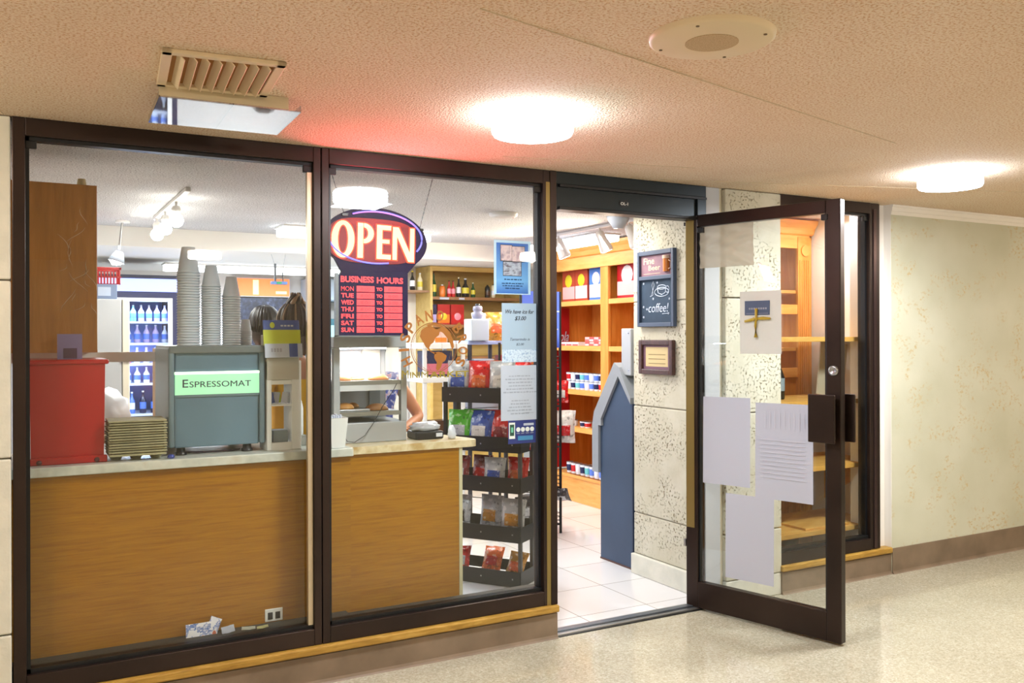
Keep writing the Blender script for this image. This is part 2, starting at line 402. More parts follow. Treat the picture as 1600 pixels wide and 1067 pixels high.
# ------------------------------------------------------------------ door frame and open leaf
DL = Matrix.Translation((3.36, .04, 0)) @ Matrix.Rotation(math.atan2(-.965, .26), 4, 'Z')
# local: x along the leaf from hinge, y+ = side facing +X... camera side is y<0 after this rotation
e = E_('door_1', (3.36, .04, 0), kind='structure', rz=math.atan2(-.965, .26))
W_, H0, H1, T = .925, .012, 2.232, .024
mb = MB(DL)
mb.box((0, -T, H0), (.078, T, H1), M_bronze, .004); mb.box((W_-.078, -T, H0), (W_, T, H1), M_bronze, .004)
mb.box((.078, -T, H0), (W_-.078, T, .16), M_bronze, .004); mb.box((.078, -T, 2.165), (W_-.078, T, H1), M_bronze, .004)
mb.box((.078, -.012, .16), (.088, .012, 2.165), M_black); mb.box((W_-.088, -.012, .16), (W_-.078, .012, 2.165), M_black)
mb.build('door_frame', e)
mb = MB(DL); mb.box((.004, -T-.002, H0+.45), (.058, -T, H1-.01), M_bronzeL, .0005); mb.build('gold_reflection_strip', e)  # strip colour paints warm store light reflected on the hinge stile
MB(DL).box((.088, -.003, .16), (W_-.088, .003, 2.165), M_doorglass).build('pane', e)
mb = MB(DL)
for gx in (.085, W_-.10): mb.box((gx, -.03, 2.13), (gx+.035, -.006, 2.16), M_black, .003)
mb.build('glass_clip', e)
mb = MB(DL)
mb.box((.775, -.075, 1.012), (.915, -.06, 1.254), M_bronze, .004); mb.box((.86, -.062, 1.03), (.90, -T, 1.235), M_bronze, .003)
mb.box((.82, .062, 1.012), (.955, .078, 1.254), M_bronze, .004); mb.box((.86, T, 1.03), (.90, .064, 1.235), M_bronze, .003)
mb.build('pull_handle', e)
mb = MB(DL); mb.lathe([(.026, 0), (.026, .006), (.018, .012), (.014, .006), (.0, .006)], M_alu, 20, Matrix.Translation((.888, -T, 1.373)) @ Matrix.Rotation(PI/2, 4, 'X'))
mb.build('lock_cylinder', e)
mb = MB(DL)
mb.cyl((0, 0, 2.235), .014, .03, M_alu, 12); mb.box((-.02, -.01, 2.18), (0, .01, 2.2), M_black)
mb.build('pivot', e)
mb = MB(); mb.box((3.395, -.02, 0), (3.425, .05, 2.215), M_bronze, .003); S('trim_11', mb)
mb = MB(DL); mb.box((-.012, -.03, .35), (.0, -.01, .39), M_alu); mb.build('door_latch_plate', e)

# things taped on the door (camera side, y<0)
def sheet(s0, s1, z0, z1, name, label, cat, cells=0, M=DL, y=-.0035, tilt=0, mt=None, grp=None, curl=.004, crump=0):
    m_ = MB(M); n = 40 if crump else 8; vs_ = []
    for side in (0, .0006):
        for i in range(n+1):
            for j in range(n+1):
                u = i/n; v = j/n
                yy = y-curl*(max(0, u-.7)/.3)**2*(.5+.5*v)-curl*.4*math.sin(u*7+v*3)**2*.3-side-crump*(.5+.25*math.sin(u*17+6*math.sin(v*5))+.25*math.sin(v*21+u*9))
                vs_.append((s0+(s1-s0)*u+tilt*(v-.5), yy, z0+(z1-z0)*v+tilt*(u-.5)))
    k = (n+1)**2; f = []
    for i in range(n):
        for j in range(n):
            a = i*(n+1)+j; q = (a, a+1, a+n+2, a+n+1); f += [q, tuple(x+k for x in q[::-1])]
    m_.add(vs_, f, mt or M_paper, True)
    o = m_.build(name, None, label, cat, grp); return o
faint = mat('print_showing_through', 'c6c8d6', .8)
sheet(.103, .405, .724, 1.21, 'paper_sheet', 'white paper sheet taped on the open glass door, upper left beside the hinge side', 'paper', tilt=.004)
sheet(.435, .772, .682, 1.192, 'paper_sheet', 'large white paper with faint form lines taped on the door beside the pull handle', 'paper', tilt=.004, curl=.012)
sheet(.248, .545, .218, .683, 'paper_sheet', 'white paper sheet taped lowest on the open glass door', 'paper', tilt=.004)
# faint form lines belong to the large sheet: a printed child on its face
big = [o for o in COL.objects if o.get('label', '').startswith('large white paper')][0]
mb = MB(DL)
for k in range(9): mb.box((.50+k*.028, -.0165, 1.06), (.502+k*.028, -.016, 1.15), faint)
for k in range(10): mb.box((.47, -.0165, .80+k*.022), (.73, -.016, .802+k*.022), faint)
mb.build('faint_printing', big)
sheet(.07, .433, 1.93, 2.163, 'plastic_sleeve', 'crumpled clear plastic sleeve taped at the top of the open door', 'plastic sleeve', mt=M_sleeve, curl=.01, crump=.007)
sheet(.343, .592, 1.452, 1.789, 'plastic_pouch', 'clear plastic pouch with small blue card taped on the door behind a gold cross', 'plastic pouch', mt=milky('pouch_film', 'dcdcd8', .75, .3, .3))
pouch = [o for o in COL.objects if o.name == 'plastic_pouch'][0]
mb = MB(DL); mb.box((.375, -.0085, 1.66), (.525, -.007, 1.737), mat('slate_card', '4d5a78', .6))
mb.box((.384, -.009, 1.668), (.516, -.0085, 1.67), M_inkg); [mb.box((.40+k*.014, -.009, 1.69), (.41+k*.014, -.0085, 1.70), M_inkg) for k in range(8)]
mb.build('blue_card', pouch)
mb = MB(DL)
gc = mat('woven_palm_straw', 'b79a2e', .45)
mb.tube([(.449, -.02, 1.54), (.447, -.02, 1.60), (.45, -.02, 1.64), (.452, -.02, 1.695)], [.011, .007, .006, .008], gc)
mb.tube([(.383, -.02, 1.627), (.42, -.02, 1.634), (.45, -.022, 1.640), (.49, -.02, 1.642), (.535, -.02, 1.640)], [.007, .009, .006, .009, .006], gc)
for a in range(3): mb.tube([(.438, -.026, 1.63+a*.008), (.45, -.03, 1.64), (.463, -.026, 1.63+a*.008)], .004, gc)
mb.build('palm_cross', None, 'small golden woven palm cross fixed on the open glass door', 'cross')

# ================================================================== CORRIDOR CEILING FITTINGS
def drum(loc, label):
    e_ = E_('ceiling_lamp', loc, label, 'lamp', 'drum lamps on the corridor ceiling')
    MB().lathe([(.11, 0), (.15, -.006), (.157, -.014), (.157, -.066), (.150, -.078), (.0, -.08)], M_emw, 40, Matrix.Translation(loc), cap=False).build('diffuser', e_)
    MB().cyl((loc[0], loc[1], loc[2]-.008), .145, .008, M_white, 32).build('mounting_ring', e_)
def far_drum(loc, es, label):
    e_ = E_('ceiling_lamp', loc, label, 'lamp', 'drum lamps on the corridor ceiling')
    MB().lathe([(.11, 0), (.15, -.006), (.157, -.014), (.157, -.066), (.150, -.078), (.0, -.08)], mat('warm_diffuser_%d' % es, 'ffffff', .5, emit='ffeeda', es=es*1.3), 32, Matrix.Translation(loc), cap=False).build('diffuser', e_)
far_drum((-.82, -.98, 2.4), 26, 'drum ceiling lamp just left of the left window')
far_drum((-1.6, -2.9, 2.4), 60, 'warm drum ceiling lamp further left along the corridor')
far_drum((1.6, -5.2, 2.4), 75, 'warm drum ceiling lamp behind the viewpoint, across from the windows')
far_drum((4.6, -3.9, 2.4), 75, 'warm drum ceiling lamp behind the viewpoint, toward the right')
far_drum((7.4, -1.6, 2.4), 50, 'warm drum ceiling lamp further right along the corridor')
drum((1.733, -.993, 2.4), 'white glowing drum ceiling lamp above the shop window with the OPEN sign')
drum((4.277, -.967, 2.4), 'white glowing drum ceiling lamp at the right, near the papered wall')
sp = (1.728, -2.017, 2.4)
e = E_('ceiling_speaker', sp, 'round flat beige speaker cover on the corridor ceiling', 'speaker')
MB().lathe([(.178, 0), (.176, -.010), (.165, -.016), (.085, -.018), (.0, -.018)], M_whiteg, 48, Matrix.Translation(sp), cap=False).build('cover_plate', e)
MB().cyl((sp[0]+.0, sp[1], sp[2]-.0195), .075, .003, mixed('speaker_mesh', [(.4, 'b59c78'), (.6, 'c9b290')], 300, .8), 32).build('speaker_grille', e)
for a in range(4): MB().cyl((sp[0]+.15*math.cos(a*PI/2+.6), sp[1]+.15*math.sin(a*PI/2+.6), sp[2]-.0185), .005, .002, mat('screw', '6e5a3e', .5, .6), 10).build('screw', e)
# vent
e = E_('ceiling_vent', (.56, -1.0, 2.4), 'cream louvred air vent in the corridor ceiling above the left window', 'vent')
VX = Matrix.Translation((.565, -1.0, 2.4)) @ Matrix.Rotation(math.radians(-5), 4, 'Z')
mb = MB(VX); a, b = .18, .2
mb.box((-a, -b, -.014), (a, -b+.03, 0), M_whiteg, .003); mb.box((-a, b-.03, -.014), (a, b, 0), M_whiteg, .003)
mb.box((-a, -b, -.014), (-a+.03, b, 0), M_whiteg, .003); mb.box((a-.03, -b, -.014), (a, b, 0), M_whiteg, .003)
mb.build('vent_frame', e)
for k in range(8):
    m_ = MB(VX @ Matrix.Translation((-.125+k*.036, 0, -.012)) @ Matrix.Rotation(math.radians(50), 4, 'Y')); m_.box((-.016, -.17, -.0015), (.016, .17, .0015), M_whiteg); m_.build('louvre', e)
MB(VX).box((-.15, -.17, -.002), (.15, .17, -.0005), mat('vent_inside', '9a6a30', .8)).build('backing', e)
# acrylic air deflector
e = E_('air_deflector', (.6, -.8, 2.36), 'clear acrylic air deflector hanging below the ceiling vent', 'air deflector')
DX = Matrix.Translation((.60, -.80, 2.385)) @ Matrix.Rotation(math.radians(-2), 4, 'Z')
MB(DX).box((-.19, .0, -.028), (.24, .004, .014), mat('deflector_strip', 'cfc0a0', .6), .001).build('mounting_strip', e)
mb = MB(DX)
mb.box((-.19, .004, -.034), (.285, .40, -.031), M_acryl)
for q in (-.19, .05, .282): mb.box((q, .004, -.031), (q+.003, .40, -.010), M_acryl)
mb.box((-.19, .397, -.031), (.285, .40, -.012), M_acryl)
mb.build('clear_hood', e)

# ================================================================== COUNTERS
e = E_('service_counter', (.7, .4, 0), 'long oak-panelled counter with grey marble top behind the left window', 'counter')
MB().box((-.08, .125, 0), (1.378, .145, .985), M_oak).box((-.08, .145, 0), (-.05, .62, .985), M_oak).box((1.35, .145, 0), (1.378, .62, .985), M_oak).build('front_panel', e)
MB().box((-.08, .1, .985), (1.385, .66, 1.025), M_marble, .004).build('marble_top', e)
mb = MB(); mb.box((.972, .119, .258), (1.052, .125, .315), M_whitep, .003)
for k in (0, 1): mb.box((.984+k*.034, .116, .268), (1.006+k*.034, .1195, .30), M_blackp, .002)
mb.build('power_outlet', e, None)
e = E_('checkout_counter', (1.7, .4, 0), 'short oak-panelled counter with beige stone top and rounded end beside the snack rack', 'counter')
MB().box((1.387, .165, 0), (1.965, .185, .983), M_oak).box((1.94, .185, 0), (1.965, .56, .983), M_oak).build('front_panel', e)
MB().box((1.965, .16, 0), (1.983, .19, .983), mat('pale_edge_strip', 'c9c2a0', .5)).build('edge_strip', e)
poly = [(1.387, .15), (2.03, .15), (2.062, .165), (2.07, .2), (2.055, .27), (1.99, .5), (1.95, .6), (1.387, .6)]
mb = MB(); n = len(poly)
mb.add([(x, y, .985) for x, y in poly]+[(x, y, 1.02) for x, y in poly], [tuple(range(n)), tuple(range(n, 2*n))]+[(i, (i+1) % n, (i+1) % n+n, i+n) for i in range(n)], M_marble2)
mb.build('stone_top', e)

CT = 1.0255
# ------------------------------------------------------------------ things on the long counter
e = E_('storage_bin', (.18, .3, CT), 'red plastic bin turned upside down on the counter at the far left', 'bin')
mb = MB()
def frust(mb, x0, x1, y0, y1, z0, z1, d, mt):
    v = [(x0+d, y0+d, z0), (x1-d, y0+d, z0), (x1-d, y1-d, z0), (x0+d, y1-d, z0), (x0, y0, z1), (x1, y0, z1), (x1, y1, z1), (x0, y1, z1)]
    mb.add(v, [(0, 1, 2, 3), (4, 5, 6, 7), (0, 1, 5, 4), (1, 2, 6, 5), (2, 3, 7, 6), (3, 0, 4, 7)], mt)
frust(mb, .035, .318, .17, .52, CT, 1.44, .006, M_red)
mb.build('body', e)
MB().box((.028, .16, 1.438), (.332, .53, 1.458), M_red, .006).build('lid', e)
MB().box((.036, .163, CT), (.325, .175, CT+.03), M_red, .004).build('lower_lip', e)
for x in (.07, .285):
    MB().lathe([(.011, 0), (.009, .006), (0, .006)], mat('dark_red_plug', '4c0a10', .5), 14, Matrix.Translation((x, .164, CT+.012)) @ Matrix.Rotation(PI/2, 4, 'X'), cap=False).build('foot_plug', e)
MB().box((.14, .25, 1.4585), (.235, .256, 1.565), mat('purple_photo_print', '7b6a90', .4)).box((.163, .2485, 1.462), (.215, .25, 1.505), mat('dark_plum', '4e2d48', .5)).build('photo_card', None, 'small purple picture card standing on the red bin', 'card')

e = E_('hanging_cabinet', (.17, .6, 1.48), 'brown wooden wall cabinet behind the glass at the upper left', 'cabinet')
MB().box((-.1, .45, 1.483), (.308, .80, 2.232), M_brown, .003).build('carcass', e)
MB().box((-.1, .446, 1.483), (.308, .45, 1.495), M_brown).build('bottom_trim', e)
mb = MB()
for k in range(16):
    x = rnd.uniform(.17, .30); z = rnd.uniform(1.66, 2.12); a = rnd.uniform(-1, 1)+PI/2; l = rnd.uniform(.04, .13)
    mb.tube([(min(.305, x+l*t*math.cos(a)+.012*math.sin(t*4+k)), .4485, z+l*t*math.sin(a)) for t in (-.5, -.25, 0, .25, .5)], [.0003, .0009, .0012, .0008, .0003], mat('film_crease', 'd8c0a0', .2), 4)
mb.build('film_crease_glints', e)  # pale tubes paint the glints on creased shrink-wrap
MB().cyl((.25, .52, 2.2325), .022, .035, mat('pale_brass', 'c9b58a', .3, .7), 16, .016).build('small_spotlight', None, 'small round brass spotlight sitting on top of the brown wall cabinet', 'spotlight')
S('trim_12', MB().box((-.1, .80, 1.43), (.6, .83, 1.478), M_whitew))

# pulp carriers
pulp = mixed('moulded_pulp', [(.3, '8f8a6a'), (.7, 'b0a985')], 14, .9)
def carrier():
    e_ = E_('pulp_cup_carrier', (0, 0, 0), 'grey pulp cup carrier', 'cup carrier', 'pulp carriers stacked on the counter')
    m_ = MB()
    a, b = .115, .10
    m_.box((-a, -b, .0175), (a, b, .0235), pulp, .002)
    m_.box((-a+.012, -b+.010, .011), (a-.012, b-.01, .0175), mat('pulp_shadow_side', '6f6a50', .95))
    m_.build('tray', e_)
    return e_
pc = Proto(carrier())
for k in range(13): pc.put((.443, .225+.004*math.sin(k*2), CT+.018+k*.0108), .02*math.sin(k*3), 'flat pulp cup carrier in the stack between the red bin and the coffee machine')
m_ = MB()
for x in (-.08, 0, .08): m_.lathe([(.02, 0), (.036, .03)], pulp, 12, Matrix.Translation((.443+x, .225, CT)))
m_.box((.33, .13, CT+.021), (.556, .32, CT+.03), pulp, .002)
m_.build('egg_carton', None, 'upturned pulp carton with round feet under the carrier stack', 'carton')
MB().lathe([(.012, 0), (.016, .006), (.012, .016), (0, .018)], mat('blue_foil', '3c4aa0', .3, .4), 10, Matrix.Translation((.575, .14, CT)), cap=False).build('wrapped_candy', None, 'tiny blue foil-wrapped sweet at the corner of the carrier stack', 'sweet')

# coffee machine
e = E_('espresso_machine', (.78, .4, CT), 'brushed steel espresso machine with a backlit green name panel on the counter', 'coffee machine')
MB().box((.60, .205, 1.06), (.968, .62, 1.50), M_steel, .006).build('body', e)
for x0 in (.572, .966): MB().box((x0, .19, 1.063), (x0+.026, .63, 1.505), M_steeld, .008).build('side_cheek', e)
MB().box((.576, .188, 1.478), (.99, .63, 1.512), mat('machine_top_steel', '6a7274', .4, .3), .004).build('top_tray', e)
pn = MB().box((.60, .196, 1.294), (.968, .206, 1.392), mat('lit_green_panel', 'a8e0b8', .4, emit='8fe0b0', es=.34)).box((.60, .195, 1.385), (.968, .206, 1.396), mat('lit_strip', 'f4ffe8', .4, emit='f0ffe0', es=1.0)).build('lit_name_panel', e)
mb = MB(); mb.text('E', .632, 1.327, .024, .035, .1955, M_ink, .004); mb.text('SPRESSOMAT', .661, 1.327, .268, .026, .1955, M_ink, .004); mb.build('lettering', pn)
MB().box((.60, .199, 1.284), (.968, .206, 1.294), M_steeld).box((.60, .199, 1.07), (.604, .206, 1.284), M_steeld).build('panel_edge', e)
for x, y in ((.63, .24), (.92, .24), (.63, .56), (.92, .56)):
    MB().lathe([(.026, 0), (.026, .012), (.02, .014), (.018, .04)], M_blackp, 16, Matrix.Translation((x, y, CT))).build('foot', e)
MB().tube([(.66, .3, CT+.004), (.7, .27, CT+.004), (.78, .26, CT+.004), (.86, .27, CT+.004), (.9, .3, CT+.004)], .004, mat('purple_cable', '41304e', .5)).build('power_cable', e)
# cups on the machine
foam = mat('white_foam_cup', 'c6ced6', .6)
def cup(rt, rb, h):
    e_ = MB().lathe([(rb, 0), (rt, h-.006), (rt+.003, h-.005), (rt+.003, h), (rt-.002, h), (rb-.002, .004), (0, .004)], foam, 24, cap=False)
    return e_
CZ = 1.5125
def cup_stack(x, y, r0, r1, h, n, pitch, where, scale=1):
    pr = None
    for k in range(n):
        loc = (x, y, CZ+k*pitch)
        if pr is None:
            # upside down: rim at the bottom
            o = MB().lathe([(r0+.003, 0), (r0+.003, .005), (r0, .006), (r1, h), (0, h), (0, h-.003), (r1-.002, h-.003), (r0-.002, .001)], foam, 24, cap=False).build('foam_cup', None, 'white foam cup nested in the '+where, 'cup', where)
            o.location = loc; pr = o
        else:
            c = pr.copy(); COL.objects.link(c); c.location = loc
cup_stack(.693, .42, .049, .030, .12, 28, .0125, 'tallest cup stack on the coffee machine')
cup_stack(.795, .42, .042, .026, .10, 25, .0115, 'middle cup stack on the coffee machine')
cup_stack(.888, .42, .040, .025, .095, 21, .0115, 'right cup stack on the coffee machine')
cup_stack(.962, .46, .028, .02, .06, 8, .009, 'short stack of small cups on the coffee machine')

# packet stand
e = E_('packet_stand', (1.07, .25, CT), 'white plastic stand of sweetener packets with a blue and lime header beside the coffee machine', 'dispenser')
mb = MB(); x0, x1 = .998, 1.158
mb.box((x0, .18, CT), (x0+.022, .33, 1.44), M_whitep, .003); mb.box((x1-.045, .18, CT), (x1, .33, 1.44), M_whitep, .003)
mb.box((x0+.022, .182, CT), (x1-.045, .328, CT+.035), M_whitep); mb.box((x0+.022, .182, 1.23), (x1-.045, .328, 1.238), M_whitep); mb.box((x0+.022, .182, 1.33), (x1-.045, .328, 1.349), M_whitep)
mb.build('frame', e)
MB().box((x0, .178, 1.35), (x1-.01, .30, 1.56), mat('cream_card', 'bdb9ae', .6), .004).build('box_front', e)
HX = Matrix.Translation((1.075, .158, 1.455)) @ Matrix.Rotation(math.radians(-10), 4, 'X') @ Matrix.Diagonal((1.12, 1, 1.45, 1))
mb = MB(HX); lime = mat('lime_print', 'b9c41f', .5); blu = mat('royal_blue_print', '2f4a96', .5)
mb.box((-.08, 0, 0), (.075, .006, .045), mat('pale_blue_card', 'b4bccb', .5)); mb.box((-.083, .002, .04), (.07, .008, .09), lime); mb.box((-.083, .004, .085), (.068, .01, .122), blu, .003)
mb.box((.02, -.001, .002), (.055, .001, .045), blu); mb.text('packets', -.06, .018, .06, .012, -.001, M_inkg, .01) if False else None
mb.text('2.50', -.055, .016, .045, .012, -.0005, M_inkg, .02) if False else None
mb.cyl((0, 0, 0), .010, .001, lime, 12, X=Matrix.Translation((-.045, .0035, .105)) @ Matrix.Rotation(PI/2, 4, 'X'))
for k in range(4): mb.box((-.01+k*.014, .0035, .101), (.0+k*.014, .0045, .106), M_paper)
for k in range(4): mb.box((-.055+k*.012, -.0008, .018), (-.047+k*.012, 0, .03), M_inkg)
mb.build('header_card', e)
for k, (xx, c, t) in enumerate([(1.028, 'royal_blue_print', -12), (1.045, 'white_paper', 8), (1.062, 'lime_print', -5), (1.08, 'white_paper', 10), (1.096, 'pale_blue_card', 15), (1.036, 'white_paper', -3)]):
    MB(Matrix.Translation((xx, .2+.012*(k % 3), 1.2385)) @ Matrix.Rotation(math.radians(t), 4, 'Y')).box((-.014, 0, 0.004), (.014, .006, .055), _M[c], .002).build('sweetener_packet', None, ['blue', 'white', 'lime green', 'white', 'pale blue', 'white'][k]+' sweetener packet in the middle tier of the stand, '+['at its left', 'left of centre', 'in its centre', 'right of centre', 'at its right', 'behind the blue one'][k], 'packet', 'packets in the white stand')
MB().box((1.03, .2, CT+.0355), (1.10, .28, CT+.09), mat('grey_card', '7c8890', .6), .002).build('grey_box', None, 'small grey box in the bottom of the white packet stand', 'box')
e = E_('syrup_bottle', (1.185, .34, CT), 'white squeeze bottle with a red cap beside the packet stand', 'bottle')
MB().lathe([(.024, 0), (.026, .01), (.026, .13), (.018, .165), (.012, .17)], M_whitep, 18, Matrix.Translation((1.185, .34, CT+.05))).build('body', e)
MB().cyl((1.185, .34, CT+.22), .014, .015, M_red, 14).build('cap', e)
MB().box((1.16, .3, CT), (1.22, .38, CT+.05), mat('grey_block', '8d8a80', .7), .003).build('small_stand', None, 'small grey block under the white squeeze bottle', 'block')

# litter on the inner sill
def scrap(x, z, wd, h, c, ang, label, y=.075):
    m_ = MB(Matrix.Translation((x, y, z)) @ Matrix.Rotation(math.radians(ang), 4, 'Y') @ Matrix.Rotation(math.radians(-12), 4, 'X'))
    n = 5; v = []
    for s_ in (0, .0012):
        for i in range(n):
            for j in range(n): v.append((wd*(i/(n-1)-.5), .004*math.sin(i*2.3+j*1.7)+s_, h*j/(n-1)))
    f = []
    for i in range(n-1):
        for j in range(n-1): a = i*n+j; q = (a, a+1, a+n+1, a+n); f += [q, tuple(t+n*n for t in q[::-1])]
    m_.add(v, f, c, True)
    return m_.build('paper_scrap', None, label, 'litter', 'scraps behind the left window')
S('trim_13', MB().box((-.03, .01, .172), (1.35, .12, .255), mat('inner_sill', '2a2520', .6)).box((1.35, .01, .172), (2.4, .10, .25), mat('inner_sill', '2a2520', .6)))
pk = mixed('blue_white_packet', [(.38, 'e6e6ee'), (.47, 'e6e6ee'), (.5, '3a66b4'), (.6, 'e6e6ee'), (.66, 'c46a50')], 30, .5)
scrap(.69, .256, .13, .055, pk, 0, 'crumpled blue and white packet on the sill behind the left window')
scrap(.735, .262, .05, .06, pk, 25, 'torn blue packet corner leaning on the crumpled packet at the window sill', .10)
scrap(.80, .256, .055, .03, M_paper, -8, 'torn white paper scrap right of the blue packet on the sill', .06)
scrap(.885, .256, .06, .014, mat('folded_card', 'b9b7a8', .7), 5, 'flat folded card scrap on the sill left of the outlet', .06)
scrap(.945, .256, .05, .012, mat('yellow_scrap', 'b8b27c', .7), -4, 'yellowish paper scrap on the sill just below the outlet', .05)

# ------------------------------------------------------------------ short counter things
e = E_('food_warmer', (1.54, .45, 1.02), 'grey metal countertop food warmer with two glass-fronted pastry shelves', 'food warmer')
gm = mat('warmer_grey_metal', 'a6a8aa', .45, .15); wz = 1.0205
MB().box((1.352, .30, wz), (1.735, .62, wz+.10), gm, .004).build('base', e)
MB().box((1.352, .30, 1.495), (1.735, .62, 1.55), gm, .004).build('top_housing', e)
for x in (1.352, 1.705): MB().box((x, .30, wz+.10), (x+.032, .335, 1.495), gm, .002).build('front_post', e)
MB().box((1.352, .60, wz+.10), (1.735, .62, 1.495), mat('warmer_back', 'b9bcc4', .4), 0).build('back_panel', e)
MB().box((1.352, .335, wz+.10), (1.358, .60, 1.495), M_glass).box((1.729, .335, wz+.10), (1.735, .60, 1.495), M_glass).build('side_glass', e)
for z in (1.165, 1.32): MB().box((1.382, .31, z), (1.705, .6, z+.008), M_alu).box((1.382, .306, z-.012), (1.705, .312, z+.01), M_alu).build('wire_shelf', e)
MB().box((1.384, .305, 1.28), (1.705, .309, 1.308), mat('price_rail', 'cfcfcf', .4)).build('price_rail', e)
mb = MB(); mb.box((1.42, .42, 1.487), (1.67, .45, 1.494), M_emw); mb.build('heat_lamp', e)
mb = MB(); mb.box((1.60, .59, 1.33), (1.70, .598, 1.49), mat('white_slatted_panel', 'e6e2da', .5)); mb.box((1.64, .59, 1.18), (1.70, .598, 1.27), M_grey); mb.build('inner_panel', e)
area('warmer_light', (1.54, .44, 1.48), .22, 2.2, (1, .9, .75), sy=.1)
mb = MB(); mb.box((1.385, .33, 1.174), (1.55, .55, 1.186), M_alu, .002); mb.build('baking_tray', None, 'metal baking tray on the lower shelf of the food warmer', 'tray')
bread = mixed('baked_crust', [(.3, '8a5526'), (.6, 'b9803c'), (.8, 'd9a860')], 12, .6)
red_bread = mixed('guava_glaze', [(.3, 'c9693a'), (.7, 'e89a5c')], 12, .5)
def pastry(x, y, z, rx, ry, rz_, mt, label, a=0):
    m_ = MB(Matrix.Translation((x, y, z)) @ Matrix.Rotation(a, 4, 'Z')); v = []; f = []; n = 14; k = 7
    for i in range(k+1):
        t = i/k*PI/2
        for j in range(n):
            q = 2*PI*j/n; r = math.cos(t)*(1+.05*math.sin(q*5)); v.append((rx*r*math.cos(q), ry*r*math.sin(q), rz_*math.sin(t)))
    for i in range(k):
        for j in range(n): j2 = (j+1) % n; f.append((i*n+j, i*n+j2, (i+1)*n+j2, (i+1)*n+j))
    f.append(tuple(range(n))[::-1]); m_.add(v, f, mt, True); m_.build('pastry', None, label, 'pastry', 'pastries in the food warmer')
pastry(1.435, .42, 1.3285, .048, .04, .03, red_bread, 'reddish pastry at the left of the warmer upper shelf')
pastry(1.52, .46, 1.3285, .05, .035, .018, bread, 'flat pale pastry in the middle of the warmer upper shelf', .3)
pastry(1.62, .40, 1.3285, .055, .035, .03, red_bread, 'orange glazed pastry at the right of the warmer upper shelf', -.2)
pastry(1.44, .40, 1.1865, .05, .04, .03, bread, 'golden pastry at the left of the warmer lower tray')
pastry(1.51, .48, 1.1865, .03, .035, .024, bread, 'small round pastry at the back of the warmer lower tray', .3)
pastry(1.61, .40, 1.1735, .065, .035, .034, mixed('brown_crust', [(.3, '6e3e1a'), (.7, '9c6a34')], 12, .6), 'dark brown loaf at the right of the warmer lower shelf')
MB().tube([(1.68, .296, 1.312), (1.66, .29, 1.28), (1.60, .285, 1.20), (1.55, .28, 1.12), (1.50, .27, 1.06), (1.44, .25, 1.032), (1.40, .24, 1.04), (1.37, .22, 1.08)], .0018, M_blackp, 6).build('power_cord', None, 'thin black cord looping across the front of the food warmer', 'cord')
e = E_('napkin_cup', (1.318, .15, CT), 'tapered white square cup on the counter end in front of the food warmer', 'cup')
mb = MB(); frust(mb, 1.268, 1.37, .115, .205, CT+.001, 1.165, .0, M_whitep)
mb = MB(Matrix.Translation((1.318, .155, CT+.0005)))
mb.lathe([(.045, 0), (.062, .14), (.064, .142), (.060, .142), (.043, .004), (0, .004)], M_whitep, 4, Matrix.Rotation(PI/4, 4, 'Z'), cap=False, smooth=False); mb.build('body', e)
mb = MB(Matrix.Translation((1.318, .155, CT+.12)))
for k in range(5): mb.box((-.03+k*.012, -.02+.004*k, 0), (-.022+k*.012, .02, .03+.004*(k % 3)), M_paper)
mb.build('napkin', e)
MB().box((1.315, .35, 1.0265), (1.345, .45, 1.46), mat('chrome_strips', 'b8b4c4', .25, .6)).box((1.318, .34, 1.46), (1.342, .44, 1.50), M_blackp).build('cup_dispenser', None, 'narrow chrome dispenser tower with a black head left of the food warmer', 'dispenser')
# card terminal and bag
e = E_('card_terminal', (1.86, .33, 1.021), 'black card terminal lying on the counter right of the food warmer', 'card terminal')
MB().box((1.775, .27, 1.021), (1.93, .40, 1.062), M_blackp, .008).build('body', e)
MB().box((1.885, .267, 1.033), (1.92, .271, 1.052), mat('silver_label', 'c8ccd4', .4)).build('label_plate', e)
def crumple(M, rx, ry, rz_, mt, seed):
    bm = bmesh.new(); bmesh.ops.create_icosphere(bm, subdivisions=3, radius=1); r_ = random.Random(seed); ph = [r_.uniform(0, 6) for _ in range(6)]
    for v in bm.verts:
        c = v.co; d = 1+.16*math.sin(5*c.x+ph[0])*math.cos(6*c.y+ph[1])+.1*math.sin(11*c.z+ph[2]+4*c.x)
        v.co = Vector((c.x*rx*d, c.y*ry*d, max(-rz_*.5, c.z*rz_*d)+rz_*.5))
    bm.verts.index_update(); m_ = MB(M); m_.add([v.co.copy() for v in bm.verts], [[v.index for v in f.verts] for f in bm.faces], mt, True); bm.free(); return m_
film = mat('crumpled_clear_film', 'c9cdd6', .15)
crumple(Matrix.Translation((1.85, .335, 1.0635)), .085, .05, .03, film, 3).build('plastic_bag', None, 'crumpled clear plastic bag lying over the card terminal', 'bag')
crumple(Matrix.Translation((1.965, .25, 1.0205)), .022, .02, .045, film, 5).build('plastic_wrapper', None, 'crumpled clear wrapper near the rounded end of the counter', 'wrapper')

